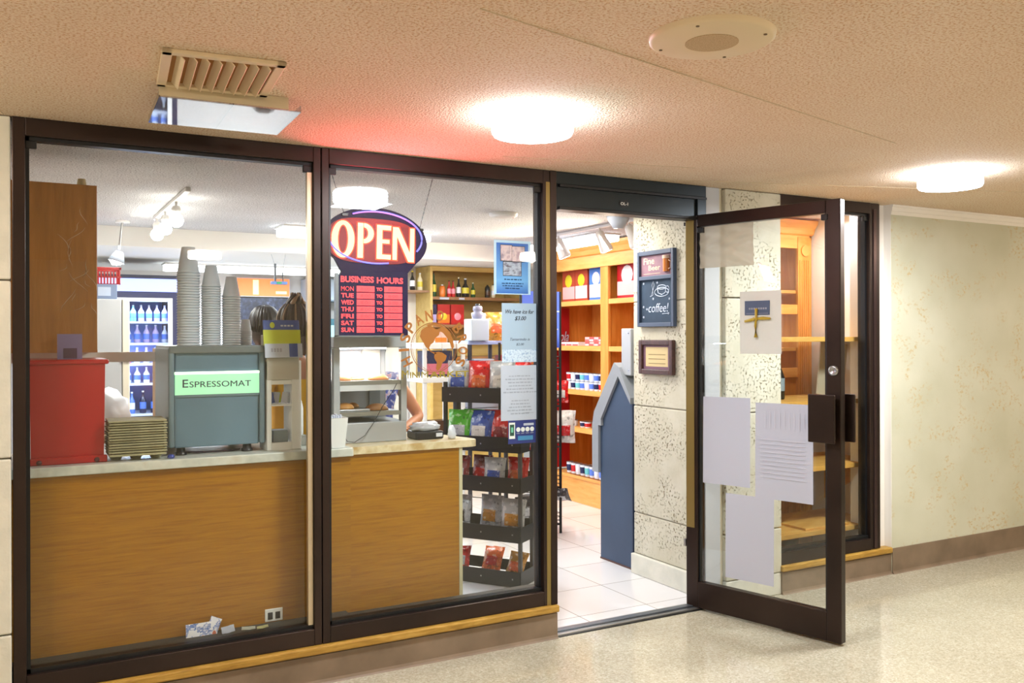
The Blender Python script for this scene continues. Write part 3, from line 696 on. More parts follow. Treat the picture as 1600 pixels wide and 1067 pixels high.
# ================================================================== SIGNS ON AND BEHIND THE GLASS
e = E_('open_sign', (1.49, .13, 1.556), 'lit OPEN sign with a red business hours board hanging behind the second window', 'sign')
navy = mat('sign_navy_acrylic', '1c1040', .45, spec=.2)
cx, cz, ra, rb_ = 1.508, 2.012, .262, .158
out = []
for k in range(49):
    a = math.radians(-38 + k*(256/48)); out.append((cx+ra*math.cos(a), cz+rb_*math.sin(a)+.006*math.cos(a)*-1))
poly = out + [(1.345, 1.852), (1.318, 1.835), (1.318, 1.556), (1.668, 1.556), (1.668, 1.835), (1.655, 1.855)]
poly = out + [(1.335, 1.86), (1.318, 1.83), (1.318, 1.556), (1.668, 1.556), (1.668, 1.86)]
MB().prism(poly, .115, .14, navy).build('back_board', e)
MB().box((1.305, .112, 1.552), (1.318, .142, 1.85), mat('grey_sign_edge', '7a7f82', .4, .5)).box((1.305, .112, 1.549), (1.67, .142, 1.556), mat('grey_sign_edge', '7a7f82', .4)).build('edge_trim', e)
E_R = mat('red_sign_glow', '6a0010', .5, emit='c00820', es=.2)
E_C = mat('cream_neon', 'fff0b0', .5, emit='ffe09a', es=.62)
E_O = mat('orange_neon_edge', 'ff5030', .5, emit='ff3a18', es=.66)
E_B = mat('blue_neon', '8080ff', .5, emit='7d78ff', es=.68)
E_S = mat('red_hours_light', 'ff5058', .5, emit='ff2c3c', es=.5)
TX = Matrix.Translation((1.281, .112, 1.929)) @ Matrix.Rotation(math.radians(1.2), 4, 'Y')
letters = [('O', 0.0, .112, .175), ('P', .128, .080, .166), ('E', .224, .072, .163), ('N', .305, .112, .158)]
def stroke(m_, ch, x, wd, h, z, y, mt, g):   # flared sans letters, grown by g for the outline
    def quad(*p): m_.add([(x+a, y, z+b) for a, b in p], [tuple(range(len(p)))], mt)
    def bar(a, b, c, d): quad((a-g, b-g), (c+g, b-g), (c+g, d+g), (a-g, d+g))
    def ring(cx_, cz_, ro, rz_o, ri, rz_i, a0, a1, n=40):
        v = []; f = []
        for k in range(n+1):
            q = a0+(a1-a0)*k/n
            for rx, rz2 in ((ro+g, rz_o+g), (ri-g, rz_i-g)): v.append((x+cx_+rx*math.cos(q), y, z+cz_+rz2*math.sin(q)))
        for k in range(n): a = 2*k; f.append((a, a+2, a+3, a+1))
        m_.add(v, f, mt)
    if ch == 'O': ring(wd/2, h/2, wd/2, h/2, wd/2-.031, h/2-.020, 0, 2*PI)
    if ch == 'P':
        ring(.030, h-.048, wd-.030, .048, wd-.058, .028, -PI/2, PI/2); bar(0, 0, .027, h)
    if ch == 'E':
        quad((-g, -g), (.027+g, -g), (.027+g, h+g), (-g, h+g))
        for a, b, t in ((0, .022, 0), (h*.47, h*.47+.018, .008), (h-.022, h, 0)): quad((.027+g, a-g), (wd-t+g, a-g), (wd-t+g, b+g), (.027+g, b+g))
    if ch == 'N':
        quad((-g, -g), (.022+g, -g), (.022+g, h+g), (-g, h+g)); quad((wd-.022-g, -g-.006), (wd+g, -g-.006), (wd+g, h+g), (wd-.022-g, h+g))
        m_.add([(x+.0-g, y-.0003, z+h+g), (x+.030+g, y-.0003, z+h+g), (x+wd+g, y-.0003, z-.006-g), (x+wd-.030-g, y-.0003, z-.006-g)], [(0, 1, 2, 3)], mt)
n_ = 40; m_ = MB(TX); pl = []
for k in range(n_):
    a = 2*PI*k/n_; c_, s_ = math.cos(a), math.sin(a)
    pl.append((.207+.222*math.copysign(abs(c_)**.6, c_), .083+.108*math.copysign(abs(s_)**.6, s_)))
m_.prism(pl, -.0012, 0, E_R); m_.build('red_glow_plate', e)
for g, mt, nm, yy in ((.0055, E_O, 'letter_outline', -.0022), (.0, E_C, 'neon_letters', -.0036)):
    m_ = MB(TX)
    for i, (ch, x, wd, h) in enumerate(letters): stroke(m_, ch, x, wd, h, (0 if ch != 'O' else -.004), yy, mt, g)
    m_.build(nm, e)
tx = MB()
pts = []
def arc(a0, a1, n=26): return [(1.505+.236*math.cos(math.radians(a0+(a1-a0)*k/n)), .110, 2.026+.125*math.sin(math.radians(a0+(a1-a0)*k/n))) for k in range(n+1)]
MB().tube(arc(120, -28), .0045, E_B, 6).tube(arc(176, 285), .0045, E_B, 6).build('blue_oval', e)
mb = MB()
mb.text('BUSINESS', 1.328, 1.808, .165, .030, .1135, E_S, .035); mb.text('HOURS', 1.508, 1.806, .135, .030, .1135, E_S, .035)
mb.build('hours_heading', e)
days = ['MON', 'TUE', 'WED', 'THU', 'FRI', 'SAT', 'SUN']; digit = mat('hours_digit', 'a8343c', .5, emit='c03040', es=.6)
for k, d in enumerate(days):
    z = 1.764-k*.0325
    m_ = MB(); m_.text(d, 1.330, z+.003, .062 if len(d) > 2 else .05, .022, .1135, E_S, .03)
    m_.box((1.406, .1125, z), (1.496, .1145, z+.028), E_S, .003); m_.box((1.545, .1125, z), (1.638, .1145, z+.028), E_S, .003)
    m_.text('TO', 1.506, z+.005, .030, .017, .1135, E_S, .05)
    m_.text('8:00', 1.425, z+.007, .05, .014, .112, digit); m_.text('8:00', 1.565, z+.007, .05, .014, .112, digit)
    m_.build('hours_row', e)
def chain(x0, z0, x1, z1):
    m_ = MB(); n = int(math.hypot(x1-x0, z1-z0)/.012)
    for k in range(n):
        a = Vector((x0+(x1-x0)*k/n, .128, z0+(z1-z0)*k/n)); b = Vector((x0+(x1-x0)*(k+1)/n, .128, z0+(z1-z0)*(k+1)/n)); m_.rod(a, b, .002 if k % 2 else .0034, M_grey, 5)
    m_.build('hanging_chain', e)
chain(1.265, 2.399, 1.35, 2.135); chain(1.825, 2.399, 1.735, 2.075)
MB().box((1.335, .108, 2.12), (1.365, .13, 2.135), M_blackp, .002).box((1.72, .108, 2.07), (1.75, .13, 2.082), M_blackp, .002).build('hook', e)
area('sign_light', (1.51, .09, 2.02), .30, 7.5, (1, .12, .17), (math.radians(-108), 0, 0), sy=.14)

PY0 = .0042
def poster(name, x0, x1, z0, z1, mt, label, cat, y=PY0):
    return MB().box((x0, y, z0), (x1, y+.0008, z1), mt).build(name, None, label, cat)
def gradient(name, bot, top, z0, z1):
    m = mat(name, bot, .5); t = N(m, 'ShaderNodeTexCoord'); sp_ = N(m, 'ShaderNodeSeparateXYZ'); L(m, t, 'Generated', sp_, 0)
    r = ramp(m, [(0, bot), (.25, top), (1, bot)]); L(m, sp_, 'Z', r, 'Fac'); L(m, r, 'Color', bsdf(m), 'Base Color'); return m
p = poster('photo_poster', 2.086, 2.298, 1.762, 2.035, mat('poster_pale_border', 'b4cfe4', .5), 'blue poster with three photographs taped high on the second window', 'poster')
MB().box((2.10, PY0-.0006, 1.767), (2.284, PY0, 2.022), gradient('poster_blue', '2a62b4', '6aa3d8', 0, 1)).build('blue_field', p)
ph = mixed('faded_photo', [(.35, 'a08a92'), (.5, 'c8b4b4'), (.65, '8a7e8a')], 22, .5); ph2 = mixed('dark_photo', [(.35, '6a6a7c'), (.5, 'a4aebc'), (.62, '4a4450')], 16, .5, (1, 1, 2.5))
for (x0, x1, z0, z1, mm) in ((2.125, 2.188, 1.932, 2.01, ph), (2.19, 2.262, 1.93, 2.005, ph), (2.14, 2.242, 1.858, 1.926, ph2)):
    MB().box((x0-.003, PY0-.0010, z0-.003), (x1+.003, PY0-.0007, z1+.003), M_ink).box((x0, PY0-.0014, z0), (x1, PY0-.0010, z1), mm).build('photograph', p)
def lines(rows, parent, mt, y, h=.006, seed=1):
    r_ = random.Random(seed); m_ = MB()
    for (xa, xb, z) in rows:
        x = xa
        while x < xb-.004:
            l = r_.uniform(.008, .022); m_.box((x, y-.0003, z), (min(x+l, xb), y, z+h*r_.uniform(.7, 1)), mt); x += l+.004
    return m_.build('text_lines', parent)
lines([(2.145, 2.245, 1.835), (2.13, 2.255, 1.815), (2.135, 2.25, 1.803), (2.15, 2.235, 1.79)], p, mat('deep_blue_ink', '254a78', .6), PY0-.0009)
p = poster('ice_notice', 2.130, 2.343, 1.418, 1.718, mat('pale_blue_paper', 'a4b6cc', .6), 'pale notice reading We have ice for $3.00 on the second window', 'notice')
mb = MB(); mb.text('We have ice for', 2.152, 1.665, .165, .021, PY0-.0003, M_ink, .012, shear=.35); mb.text('$3.00', 2.205, 1.628, .066, .024, PY0-.0003, M_ink, .012, shear=.3)
mb.text('Tamarindade is', 2.178, 1.528, .115, .012, PY0-.0003, mat('soft_ink', '505868', .7), .0, shear=.35) if False else mb.text('Tamarindo is', 2.178, 1.528, .115, .014, PY0-.0003, mat('soft_ink', '505868', .7), .0, shear=.35)
mb.text('$2.00', 2.213, 1.502, .045, .013, PY0-.0003, mat('soft_ink', '505868', .7), 0, shear=.3); mb.build('lettering', p)
ice = mixed('ice_cube_print', [(.35, '9fb2d2'), (.5, 'd2deec'), (.65, '8fa6cc')], 60, .5)
MB().box((2.131, PY0-.0005, 1.42), (2.342, PY0, 1.482), ice).build('ice_cube_border', p)
p = poster('typed_notice', 2.124, 2.346, 1.123, 1.402, M_paper, 'white notice with two typed paragraphs on the second window, below the ice notice', 'notice')
rows = []
for k, wv in enumerate([.13, .17, .14, .13, .16, .195]): rows.append((2.235-wv/2, 2.235+wv/2, 1.345-k*.0165))
for k, wv in enumerate([.10, .11, .13, .15, .11]): rows.append((2.235-wv/2, 2.235+wv/2, 1.22-k*.0165))
lines(rows, p, M_inkg, PY0, .007, 4); lines([(2.25, 2.32, 1.158)], p, M_inkg, PY0, .003, 9)
p = poster('payment_sticker', 2.166, 2.327, 1.004, 1.124, mat('sticker_navy', '24327a', .4), 'dark blue payment sticker with a phone picture, lowest on the second window', 'sticker', y=.0062)
ys = .006
mb = MB(); mb.box((2.17, ys-.001, 1.03), (2.205, ys-.0004, 1.112), M_whitep, .0); mb.box((2.175, ys-.0014, 1.045), (2.2, ys-.001, 1.102), mat('phone_screen', '1e4a40', .4)); mb.box((2.182, ys-.0018, 1.062), (2.194, ys-.0014, 1.088), mat('screen_green', '6fc0a0', .4)); mb.build('phone_picture', p)
mb = MB()
for k in range(4): mb.cyl((0, 0, 0), .012, .0006, M_whitep, 18, X=Matrix.Translation((2.224+k*.027, ys-.0004, 1.075)) @ Matrix.Rotation(PI/2, 4, 'X'))
mb.build('round_icons', p)
mb = MB(); mb.box((2.255, ys-.001, 1.094), (2.315, ys-.0004, 1.106), M_paper); mb.box((2.222, ys-.001, 1.02), (2.31, ys-.0004, 1.042), mat('sticker_teal', '3f86b8', .4))
for k in range(4): mb.box((2.214+k*.027, ys-.001, 1.054), (2.232+k*.027, ys-.0004, 1.058), M_inkg)
mb.build('sticker_print', p)

# gold decal
e = E_('window_decal', (1.762, -.0036, 1.35), 'gold globe decal with HISPANO BROS and MINIMARKET lettering on the second window', 'decal')
yd = -.0034; gx, gz, gr = 1.755, 1.497, .120
mb = MB(); mb.tube([(gx+gr*math.cos(2*PI*k/60), yd, gz+gr*math.sin(2*PI*k/60)) for k in range(60)], .0018, M_gold, 4, True)
mb.tube([(gx+(gr-.008)*math.cos(2*PI*k/60), yd, gz+(gr-.008)*math.sin(2*PI*k/60)) for k in range(60)], .0008, M_gold, 4, True)
for s_ in (.35, .75): mb.tube([(gx+gr*s_*math.cos(2*PI*k/40), yd, gz+gr*math.sin(2*PI*k/40)) for k in range(40)], .0006, M_gold, 4, True)
mb.build('globe_ring', e)
def blob(pts, nm='continent'):
    m_ = MB(); n = len(pts); m_.add([(gx+x*gr, yd-.0004, gz+z*gr) for x, z in pts]+[(gx+x*gr, yd+.0002, gz+z*gr) for x, z in pts], [tuple(range(n)), tuple(range(2*n-1, n-1, -1))]+[(i, (i+1) % n, (i+1) % n+n, i+n) for i in range(n)], M_gold); m_.build(nm, e)
blob([(-.55, .70), (-.35, .84), (-.1, .86), (.1, .72), (.28, .78), (.22, .5), (.05, .38), (-.02, .2), (-.15, .12), (-.22, -.02), (-.12, -.16), (.05, -.2), (.12, -.26), (0, -.26), (-.2, -.14), (-.38, .05), (-.5, .25), (-.62, .45)])
blob([(.02, -.2), (.2, -.17), (.38, -.22), (.56, -.34), (.5, -.52), (.36, -.62), (.3, -.8), (.16, -.95), (.08, -.86), (.12, -.62), (0, -.42)])
blob([(.3, .86), (.5, .8), (.7, .62), (.84, .3), (.88, .02), (.8, -.1), (.72, .12), (.6, .36), (.42, .56), (.26, .68)])
blob([(-.3, .92), (.0, 1.0), (.34, .9), (.3, .8), (.0, .9), (-.28, .82)])
txt = 'HISPANO BROS'; n = len(txt)
mb = MB()
for k, ch in enumerate(txt):
    if ch == ' ': continue
    a = math.radians(205-k*(232/(n-1)))
    R_ = gr+.010
    mb = MB()
    T_ = Matrix.Translation((gx+R_*math.cos(a), yd, gz+R_*math.sin(a))) @ Matrix.Rotation(-(a-PI/2), 4, 'Y')
    mb.text(ch, -.019 if ch != 'I' else -.006, 0, .038 if ch != 'I' else .012, .052, 0, M_gold, .02, X=T_)
    mb.build('letter', e)
mb = MB(); mb.text('M', 1.588, 1.350, .034, .040, yd, M_gold2, .008); mb.text('INI', 1.63, 1.352, .05, .029, yd, M_gold2, .022); mb.text('M', 1.688, 1.352, .036, .029, yd, M_gold2, 0); mb.text('ARKET', 1.730, 1.352, .212, .029, yd, M_gold2, .022); mb.build('market_lettering', e)
# ================================================================== STORE INTERIOR
# track lights over the left side
e = E_('track_light', (.84, 1.95, 2.4), 'white ceiling track with three round glowing bulbs seen through the left window', 'track light')
MB().box((.825, 1.35, 2.375), (.855, 2.75, 2.3985), M_whitep, .003).build('track', e)
for y in (1.8, 2.27, 2.67):
    h = MB().rod((.84, y, 2.375), (.84, y-.01, 2.32), .008, M_whitep).lathe([(.022, 0), (.03, .03), (.02, .05)], M_whitep, 14, Matrix.Translation((.84, y-.01, 2.30))).build('lamp_holder', e)
    bm = bmesh.new(); bmesh.ops.create_uvsphere(bm, u_segments=16, v_segments=10, radius=.042); bm.verts.index_update()
    MB(Matrix.Translation((.84, y-.012, 2.262))).add([v.co.copy() for v in bm.verts], [[v.index for v in f.verts] for f in bm.faces], M_bulb, True).build('bulb', h); bm.free()
e = E_('spotlight', (.66, 3.1, 2.4), 'grey cone spotlight pointing down in front of the drinks cooler', 'spotlight')
MB().rod((.66, 3.1, 2.4), (.64, 3.12, 2.19), .008, M_alu).cyl((.66, 3.1, 2.385), .05, .0145, M_whitep).build('stem', e)
MB().lathe([(.025, .08), (.035, .06), (.06, 0), (.056, 0), (.02, .07)], M_grey, 20, Matrix.Translation((.62, 3.12, 2.10)) @ Matrix.Rotation(.3, 4, 'Y'), cap=False).build('shade', e)
MB().lathe([(.02, .06), (.045, .02), (.03, -.01), (0, -.015)], M_bulb, 14, Matrix.Translation((.62, 3.12, 2.09)), cap=False).build('bulb', e)
e = E_('fluorescent_fixture', (2.35, 2.87, 2.4), 'long white fluorescent box light on the store ceiling behind the OPEN sign', 'ceiling light')
MB().box((1.75, 2.75, 2.325), (2.95, 3.0, 2.39), M_emf, .01).build('diffuser', e); MB().box((1.74, 2.74, 2.385), (2.96, 3.01, 2.3995), M_whitep).build('housing', e)
e = E_('fluorescent_fixture', (2.3, 5.0, 2.25), 'long white fluorescent box light at the back above the orange menu', 'ceiling light')
MB().box((1.2, 4.9, 2.18), (3.1, 5.1, 2.24), M_emf, .01).build('diffuser', e); MB().box((1.19, 4.89, 2.235), (3.11, 5.11, 2.2495), M_whitep).build('housing', e)
e = E_('fluorescent_fixture', (4.3, 2.55, 2.4), 'white fluorescent box light above the orange cabinets', 'ceiling light')
MB().box((4.12, 2.1, 2.335), (4.36, 3.3, 2.39), M_emf, .01).build('diffuser', e); MB().box((4.11, 2.09, 2.385), (4.37, 3.31, 2.3995), M_whitep).build('housing', e)
e = E_('smoke_detector', (2.93, 1.47, 2.4), 'white round smoke detector on the store ceiling', 'smoke detector')
MB().lathe([(.10, 2.3995), (.10, 2.385), (.085, 2.372), (.05, 2.366), (0, 2.364)], M_whitep, 24, Matrix.Translation((2.93, 1.47, 0)), cap=False).build('cover', e)
MB().lathe([(.008, 2.372), (.0, 2.364)], M_red, 8, Matrix.Translation((2.99, 1.44, 0)), cap=False).build('indicator', e)
e = E_('track_light', (3.9, 1.8, 2.4), 'white ceiling track with three cylinder spotlights aimed at the orange cabinets', 'track light')
MB().box((3.885, 1.25, 2.377), (3.915, 2.6, 2.3985), M_whitep, .003).build('track', e)
for y in (2.32, 1.72, 1.34):
    X = Matrix.Translation((3.9, y, 2.34)) @ Matrix.Rotation(math.radians(155), 4, Vector((.25, 1, 0)))
    h = MB().rod((3.9, y, 2.377), (3.9, y, 2.33), .008, M_whitep).lathe([(.02, -.02), (.034, .0), (.037, .06), (.05, .12), (.05, .15), (.046, .15)], M_whitep, 20, X).build('spot_head', e)
    MB(X).cyl((0, 0, .149), .040, .003, mat('warm_spot_lens', 'ffffff', .5, emit='fff0dc', es=14), 20).build('lens', h)
area('spot_light', (3.95, 2.4, 2.2), .25, 17, (1, .86, .68), (0, math.radians(62), 0))
area('spot_light', (3.95, 1.75, 2.2), .25, 14, (1, .86, .68), (0, math.radians(62), 0))
e = E_('pendant_spot', (3.5, .92, 2.4), 'grey cone downlight just inside the doorway at the top of the stone pillar', 'downlight')
MB().cyl((3.49, .9, 2.36), .03, .0395, M_whitep).build('stem', e)
MB().lathe([(.0, 2.265), (.035, 2.265), (.07, 2.32), (.078, 2.345), (.05, 2.36), (0, 2.36)], mat('grey_cone', '9aa0ab', .5), 24, Matrix.Translation((3.49, .9, 0)), cap=False).build('cone', e)

# refrigerator and cooler
e = E_('refrigerator', (.33, 2.95, 0), 'grey sided upright refrigerator with a white door edge behind the red bin', 'refrigerator')
MB().box((.02, 2.65, 0), (.612, 3.25, 1.812), mixed('grey_fridge_side', [(.3, 'a3a8ae'), (.7, 'b2b6bb')], 3, .5), .006).build('cabinet_body', e)
MB().box((.616, 2.65, .04), (.662, 3.25, 1.812), mat('cream_door', 'd8d4c4', .4), .008).build('fridge_door', e)
MB().box((.60, 2.635, 1.385), (.70, 2.66, 1.405), blu if 'blu' in globals() else M_blue, .003).build('door_latch', e)
e = E_('shopping_basket', (.52, 2.85, 1.813), 'red plastic basket on top of the box on the refrigerator', 'basket')
mb = MB(Matrix.Translation((.50, 2.85, 1.916)))
for k in range(12):
    a = -.11+k*.02; mb.box((a-.003, -.1, 0), (a+.003, -.095, .11), M_red); mb.box((a-.003, .095, 0), (a+.003, .1, .11), M_red)
mb.box((-.12, -.105, .10), (.12, -.09, .118), M_red, .003); mb.box((-.12, .09, .10), (.12, .105, .118), M_red, .003); mb.box((-.12, -.105, .1), (-.105, .105, .118), M_red); mb.box((.105, -.105, .1), (.12, .105, .118), M_red)
mb.box((-.115, -.1, 0), (.115, .1, .006), M_red); mb.box((-.12, -.1, .045), (.12, -.095, .055), M_red)
for k in range(9): a = -.09+k*.022; mb.box((.108, a-.003, 0), (.114, a+.003, .11), M_red)
mb.build('basket_body', e)
MB().box((.38, 2.72, 1.8125), (.59, 2.98, 1.915), mat('grey_blue_box', '6f7f9e', .6), .004).box((.47, 2.7185, 1.835), (.55, 2.72, 1.895), mat('box_mark', 'aab6cc', .6)).build('carton_box', None, 'grey blue carton on top of the refrigerator under the red basket', 'box')
e = E_('drinks_cooler', (.92, 4.85, 0), 'tall lit glass-door drinks cooler with a glowing header at the back left', 'cooler')
cool = mat('cooler_navy', '272c55', .4)
MB().box((.60, 4.52, 0), (.62, 5.2, 2.08), cool).box((1.20, 4.52, 0), (1.25, 5.2, 2.08), cool).box((.62, 5.17, 0), (1.2, 5.2, 2.08), mat('cooler_inner', '7f9ad8', .5)).box((.62, 4.52, 0), (1.2, 5.17, .8), cool).box((.62, 4.52, 1.9), (1.2, 5.17, 2.08), cool).build('cabinet_body', e)
MB().box((.605, 4.49, 1.955), (1.245, 4.52, 2.07), mat('cooler_header_glow', '9aa6ff', .4, emit='a4b0ff', es=.85), .004).build('lit_header', e)
MB().box((.6, 4.47, 2.075), (1.26, 5.2, 2.10), mat('cooler_cap', '2a2f45', .5)).build('top_cap', e)
MB().box((.62, 4.49, .78), (.655, 4.515, 1.90), M_whitep).box((1.165, 4.49, .78), (1.2, 4.515, 1.90), M_whitep).box((.655, 4.491, 1.87), (1.165, 4.514, 1.90), M_whitep).box((.655, 4.491, .78), (1.165, 4.514, .82), M_whitep).build('door_frame', e)
MB().box((.655, 4.5, .82), (1.165, 4.505, 1.87), M_glass).build('glass_door', e)
CS = [1.695, 1.503, 1.322, 1.147, .876]
for z in CS: MB().box((.622, 4.55, z-.02), (1.198, 5.0, z), mat('cooler_shelf', 'dfe6ff', .4)).build('shelf', e)
area('cooler_light', (.91, 4.56, 1.86), .5, 9, (.55, .68, 1), (math.radians(-35), 0, 0), sy=.04)
area('cooler_light', (.66, 4.56, 1.35), .04, 8, (.6, .7, 1), (0, math.radians(-70), 0), sy=1.0)
def bottle(h, r, body, cap, lab, neck=.35, name='bottle', cat='bottle', labz=(.2, .5)):
    e_ = E_(name, (0, 0, 0), '', cat); a = h*(1-neck)
    MB().lathe([(r*.9, 0), (r, .008), (r, a*.85), (r*.75, a), (r*.36, a+(h-a)*.35), (r*.32, h*.94)], body, 14).build('body', e_)
    MB().lathe([(r*.38, h*.93), (r*.38, h), (0, h)], cap, 10, cap=False).build('cap', e_)
    MB().lathe([(r*1.03, h*labz[0]), (r*1.03, h*labz[1])], lab, 14, cap=False).build('label', e_)
    return e_
cl = {n: mat('drink_'+n, c, .25) for n, c in dict(teal='6fc4c8', violet='b4a8e0', white='e4e8f0', blue='5a80e0', navy='1c2450', pale='d0d8f4', green='1c7a40', red='c01c24', amber='d08a28', black='121216', yellow='d8c83a', orange='e07828', cream='e8dcb8', brown='4a2a18', pink='e08a9a', dgreen='144a24').items()}
protos = {}
def bt(key, *a, **k):
    if key not in protos: protos[key] = Proto(bottle(*a, **k))
    return protos[key]
rows = [(CS[0], ['teal']*4+['violet']*4, .15), (CS[1], ['pale', 'teal', 'pale', 'violet', 'violet', 'violet', 'pale'], .16), (CS[2], ['blue', 'pink', 'pink', 'pale', 'pale', 'white', 'pale'], .14), (CS[3], ['navy', 'pale', 'pale', 'white', 'white', 'white', 'pale'], .14), (CS[4], ['white', 'white', 'blue', 'navy', 'navy', 'pale'], .2)]
nm = ['top', 'second', 'third', 'fourth', 'bottom']
for ri, (z, cs_, h) in enumerate(rows):
    for k, c in enumerate(cs_):
        x = .69+k*(.46/(len(cs_)-1)) if len(cs_) > 1 else .9
        bt(('cool', c, h), h*(1 if k % 2 else .96), .027, cl[c], cl['white'], cl['blue'] if c != 'blue' else cl['white'], name='drink_bottle').put((x, 4.62, z+.0005), 0, f'{c} drink bottle on the {nm[ri]} cooler shelf, {ORD[k]} from the left', 'bottles in the drinks cooler')
crumple(Matrix.Translation((.40, 1.55, 1.02)), .16, .12, .17, mat('white_bag_film', 'dcdfe6', .4), 11).build('plastic_sack', None, 'white crumpled sack on the back table behind the red bin', 'sack')
e = E_('back_table', (.55, 1.8, 0), 'low tan work table behind the counter, under the white sack', 'table')
tan = mat('tan_board', 'a98a6c', .6)
MB().box((.05, 1.3, .98), (1.0, 2.2, 1.0195), tan).build('tabletop', e)
for x, y in ((.08, 1.33), (.95, 1.33), (.08, 2.15), (.95, 2.15)): MB().box((x, y, 0), (x+.04, y+.04, .98), tan).build('leg', e)
e = E_('bread_box', (.83, 2.0, 1.02), 'tan open-fronted box with a yellow dish beside the coffee machine', 'box')
MB().box((.75, 2.0, 1.02), (.76, 2.18, 1.48), tan).box((.93, 2.0, 1.02), (.94, 2.18, 1.48), tan).box((.76, 2.16, 1.02), (.93, 2.18, 1.48), tan).box((.76, 2.0, 1.46), (.93, 2.16, 1.48), tan).box((.76, 2.0, 1.25), (.93, 2.16, 1.26), tan).build('case', e)
MB().lathe([(.03, 1.261), (.06, 1.29), (.055, 1.29), (.0, 1.266)], mat('yellow_dish', 'c9a038', .4), 18, Matrix.Translation((.845, 2.07, 0)), cap=False).build('yellow_dish', None, 'shallow yellow dish inside the tan box', 'dish')

# back wall left: menu, dark hood, white cabinets
e = E_('menu_board', (2.35, 6.05, 2.0), 'orange backlit menu board on the back wall', 'menu board')
MB().box((2.05, 6.02, 1.995), (2.66, 6.09, 2.205), M_whitep, .004).build('board_frame', e)
mb = MB(); mb.box((2.06, 6.012, 2.005), (2.65, 6.02, 2.195), mat('menu_glow', 'ff9a60', .5, emit='ff6a34', es=.75))
mb.box((2.25, 6.006, 2.02), (2.31, 6.0125, 2.18), mat('menu_bright', 'ffe8b0', .5, emit='ffe0a0', es=.8)); mb.box((2.5, 6.006, 2.03), (2.62, 6.0125, 2.06), mat('menu_bright', 'ffe8b0', .5)); mb.build('lit_face', e)
MB().box((2.0, 6.04, 1.15), (2.78, 6.099, 1.985), mixed('dark_speckled_panel', [(.45, '20283c'), (.6, '35415e'), (.7, '6a7898')], 22, .3)).build('splashback', None, 'dark speckled splash panel on the back wall under the orange menu', 'panel')
e = E_('wall_cupboard', (3.1, 6.0, 1.5), 'pale blue-white wall cupboard on the back wall right of the menu', 'cupboard')
pw = mat('pale_cupboard', 'ccd8e4', .5)
MB().box((2.80, 5.75, 1.95), (3.45, 6.09, 2.2), pw, .004).build('carcass', e)
for x in (2.81, 3.13): MB().box((x, 5.735, 1.96), (x+.31, 5.75, 2.19), pw, .004).build('door', e)
e = E_('display_fridge', (3.05, 5.8, 0), 'low teal glass-fronted display fridge at the back behind the mullion', 'display fridge')
MB().box((2.85, 5.6, 0), (3.3, 6.09, 1.75), mat('teal_body', '3a6a74', .4), .005).build('body', e); MB().box((2.88, 5.59, 1.1), (3.27, 5.6, 1.68), mat('teal_lit_glass', '9cd0cc', .2, emit='80b8b8', es=.35)).build('glass_door', e)
e = E_('router', (2.0, 3.6, 2.0), 'small black wireless router with two aerials hanging below the ceiling drop', 'router')
MB().box((1.86, 3.58, 1.995), (1.99, 3.64, 2.02), mat('router_blue', '3c5a8a', .4)).box((1.90, 3.578, 1.999), (1.94, 3.58, 2.016), cl['green']).build('body', e)
MB().box((1.885, 3.6, 2.02), (1.90, 3.615, 2.17), M_blackp, X=None).build('aerial', e); MB().rod((1.96, 3.61, 2.02), (1.955, 3.61, 2.1), .005, M_blackp).build('aerial', e)
MB().rod((1.89, 3.61, 2.16), (1.86, 3.61, 2.25), .0015, M_grey, 5).rod((1.955, 3.61, 2.1), (1.98, 3.61, 2.25), .0015, M_grey, 5).build('hanging_wire', e)

# back shelf unit with bottles
e = E_('back_shelf', (3.9, 4.3, 0), 'yellow plywood shelf unit with bottles along the back wall', 'shelf')
MB().box((3.53, 4.10, 0), (3.555, 4.5, 2.245), M_ply).box((4.55, 4.10, 0), (4.575, 4.5, 2.245), M_ply).build('side_panel', e)
MB().box((3.555, 4.48, 0), (4.55, 4.5, 2.245), M_ply).build('back_panel', e)
MB().box((3.555, 4.10, 2.2), (4.55, 4.12, 2.245), M_ply).build('top_rail', e)
bw = wood('dark_shelf_edge', '7a5230', '8c623c', 'a0744a', (1, 5, 5))
for z in (1.945, 1.67, 1.35): MB().box((3.555, 4.10, z-.028), (4.55, 4.48, z), bw).build('shelf_board', e)
mb = MB(); mb.box((3.63, 4.097, 1.918), (3.73, 4.0995, 1.938), M_paper); mb.box((3.84, 4.097, 1.918), (3.90, 4.0995, 1.938), M_paper); mb.build('price_tag', e)
e = E_('wall_shelf', (3.4, 4.3, 2.0), 'white-backed shelf section with two bottles left of the yellow shelf unit', 'shelf')
MB().box((3.1, 4.46, 0), (3.527, 4.5, 2.245), M_whitew).build('back_panel', e); MB().box((3.1, 4.12, 1.985), (3.527, 4.46, 2.005), bw).build('shelf_board', e)
B = [((3.588), .24, .026, 'dgreen', 'brown', 'yellow', 'green bottle with a red-brown neck'), (3.68, .12, .03, 'orange', 'white', 'orange', 'orange jar with a pale lid'), (3.755, .165, .022, 'red', 'brown', 'pink', 'red bottle with a pale label, left of the pair'), (3.80, .165, .022, 'red', 'brown', 'pink', 'red bottle with a pale label, right of the pair'), (3.86, .20, .024, 'black', 'cream', 'white', 'dark bottle with a cream cap and white label'), (3.935, .19, .038, 'black', 'white', 'yellow', 'wide dark bottle with a round yellow label'), (4.02, .15, .024, 'dgreen', 'cream', 'yellow', 'dark green bottle with a yellow strip label'), (4.185, .13, .028, 'black', 'black', 'brown', 'squat dark canister'), (4.25, .14, .022, 'cream', 'black', 'white', 'cream bottle with a black cap')]
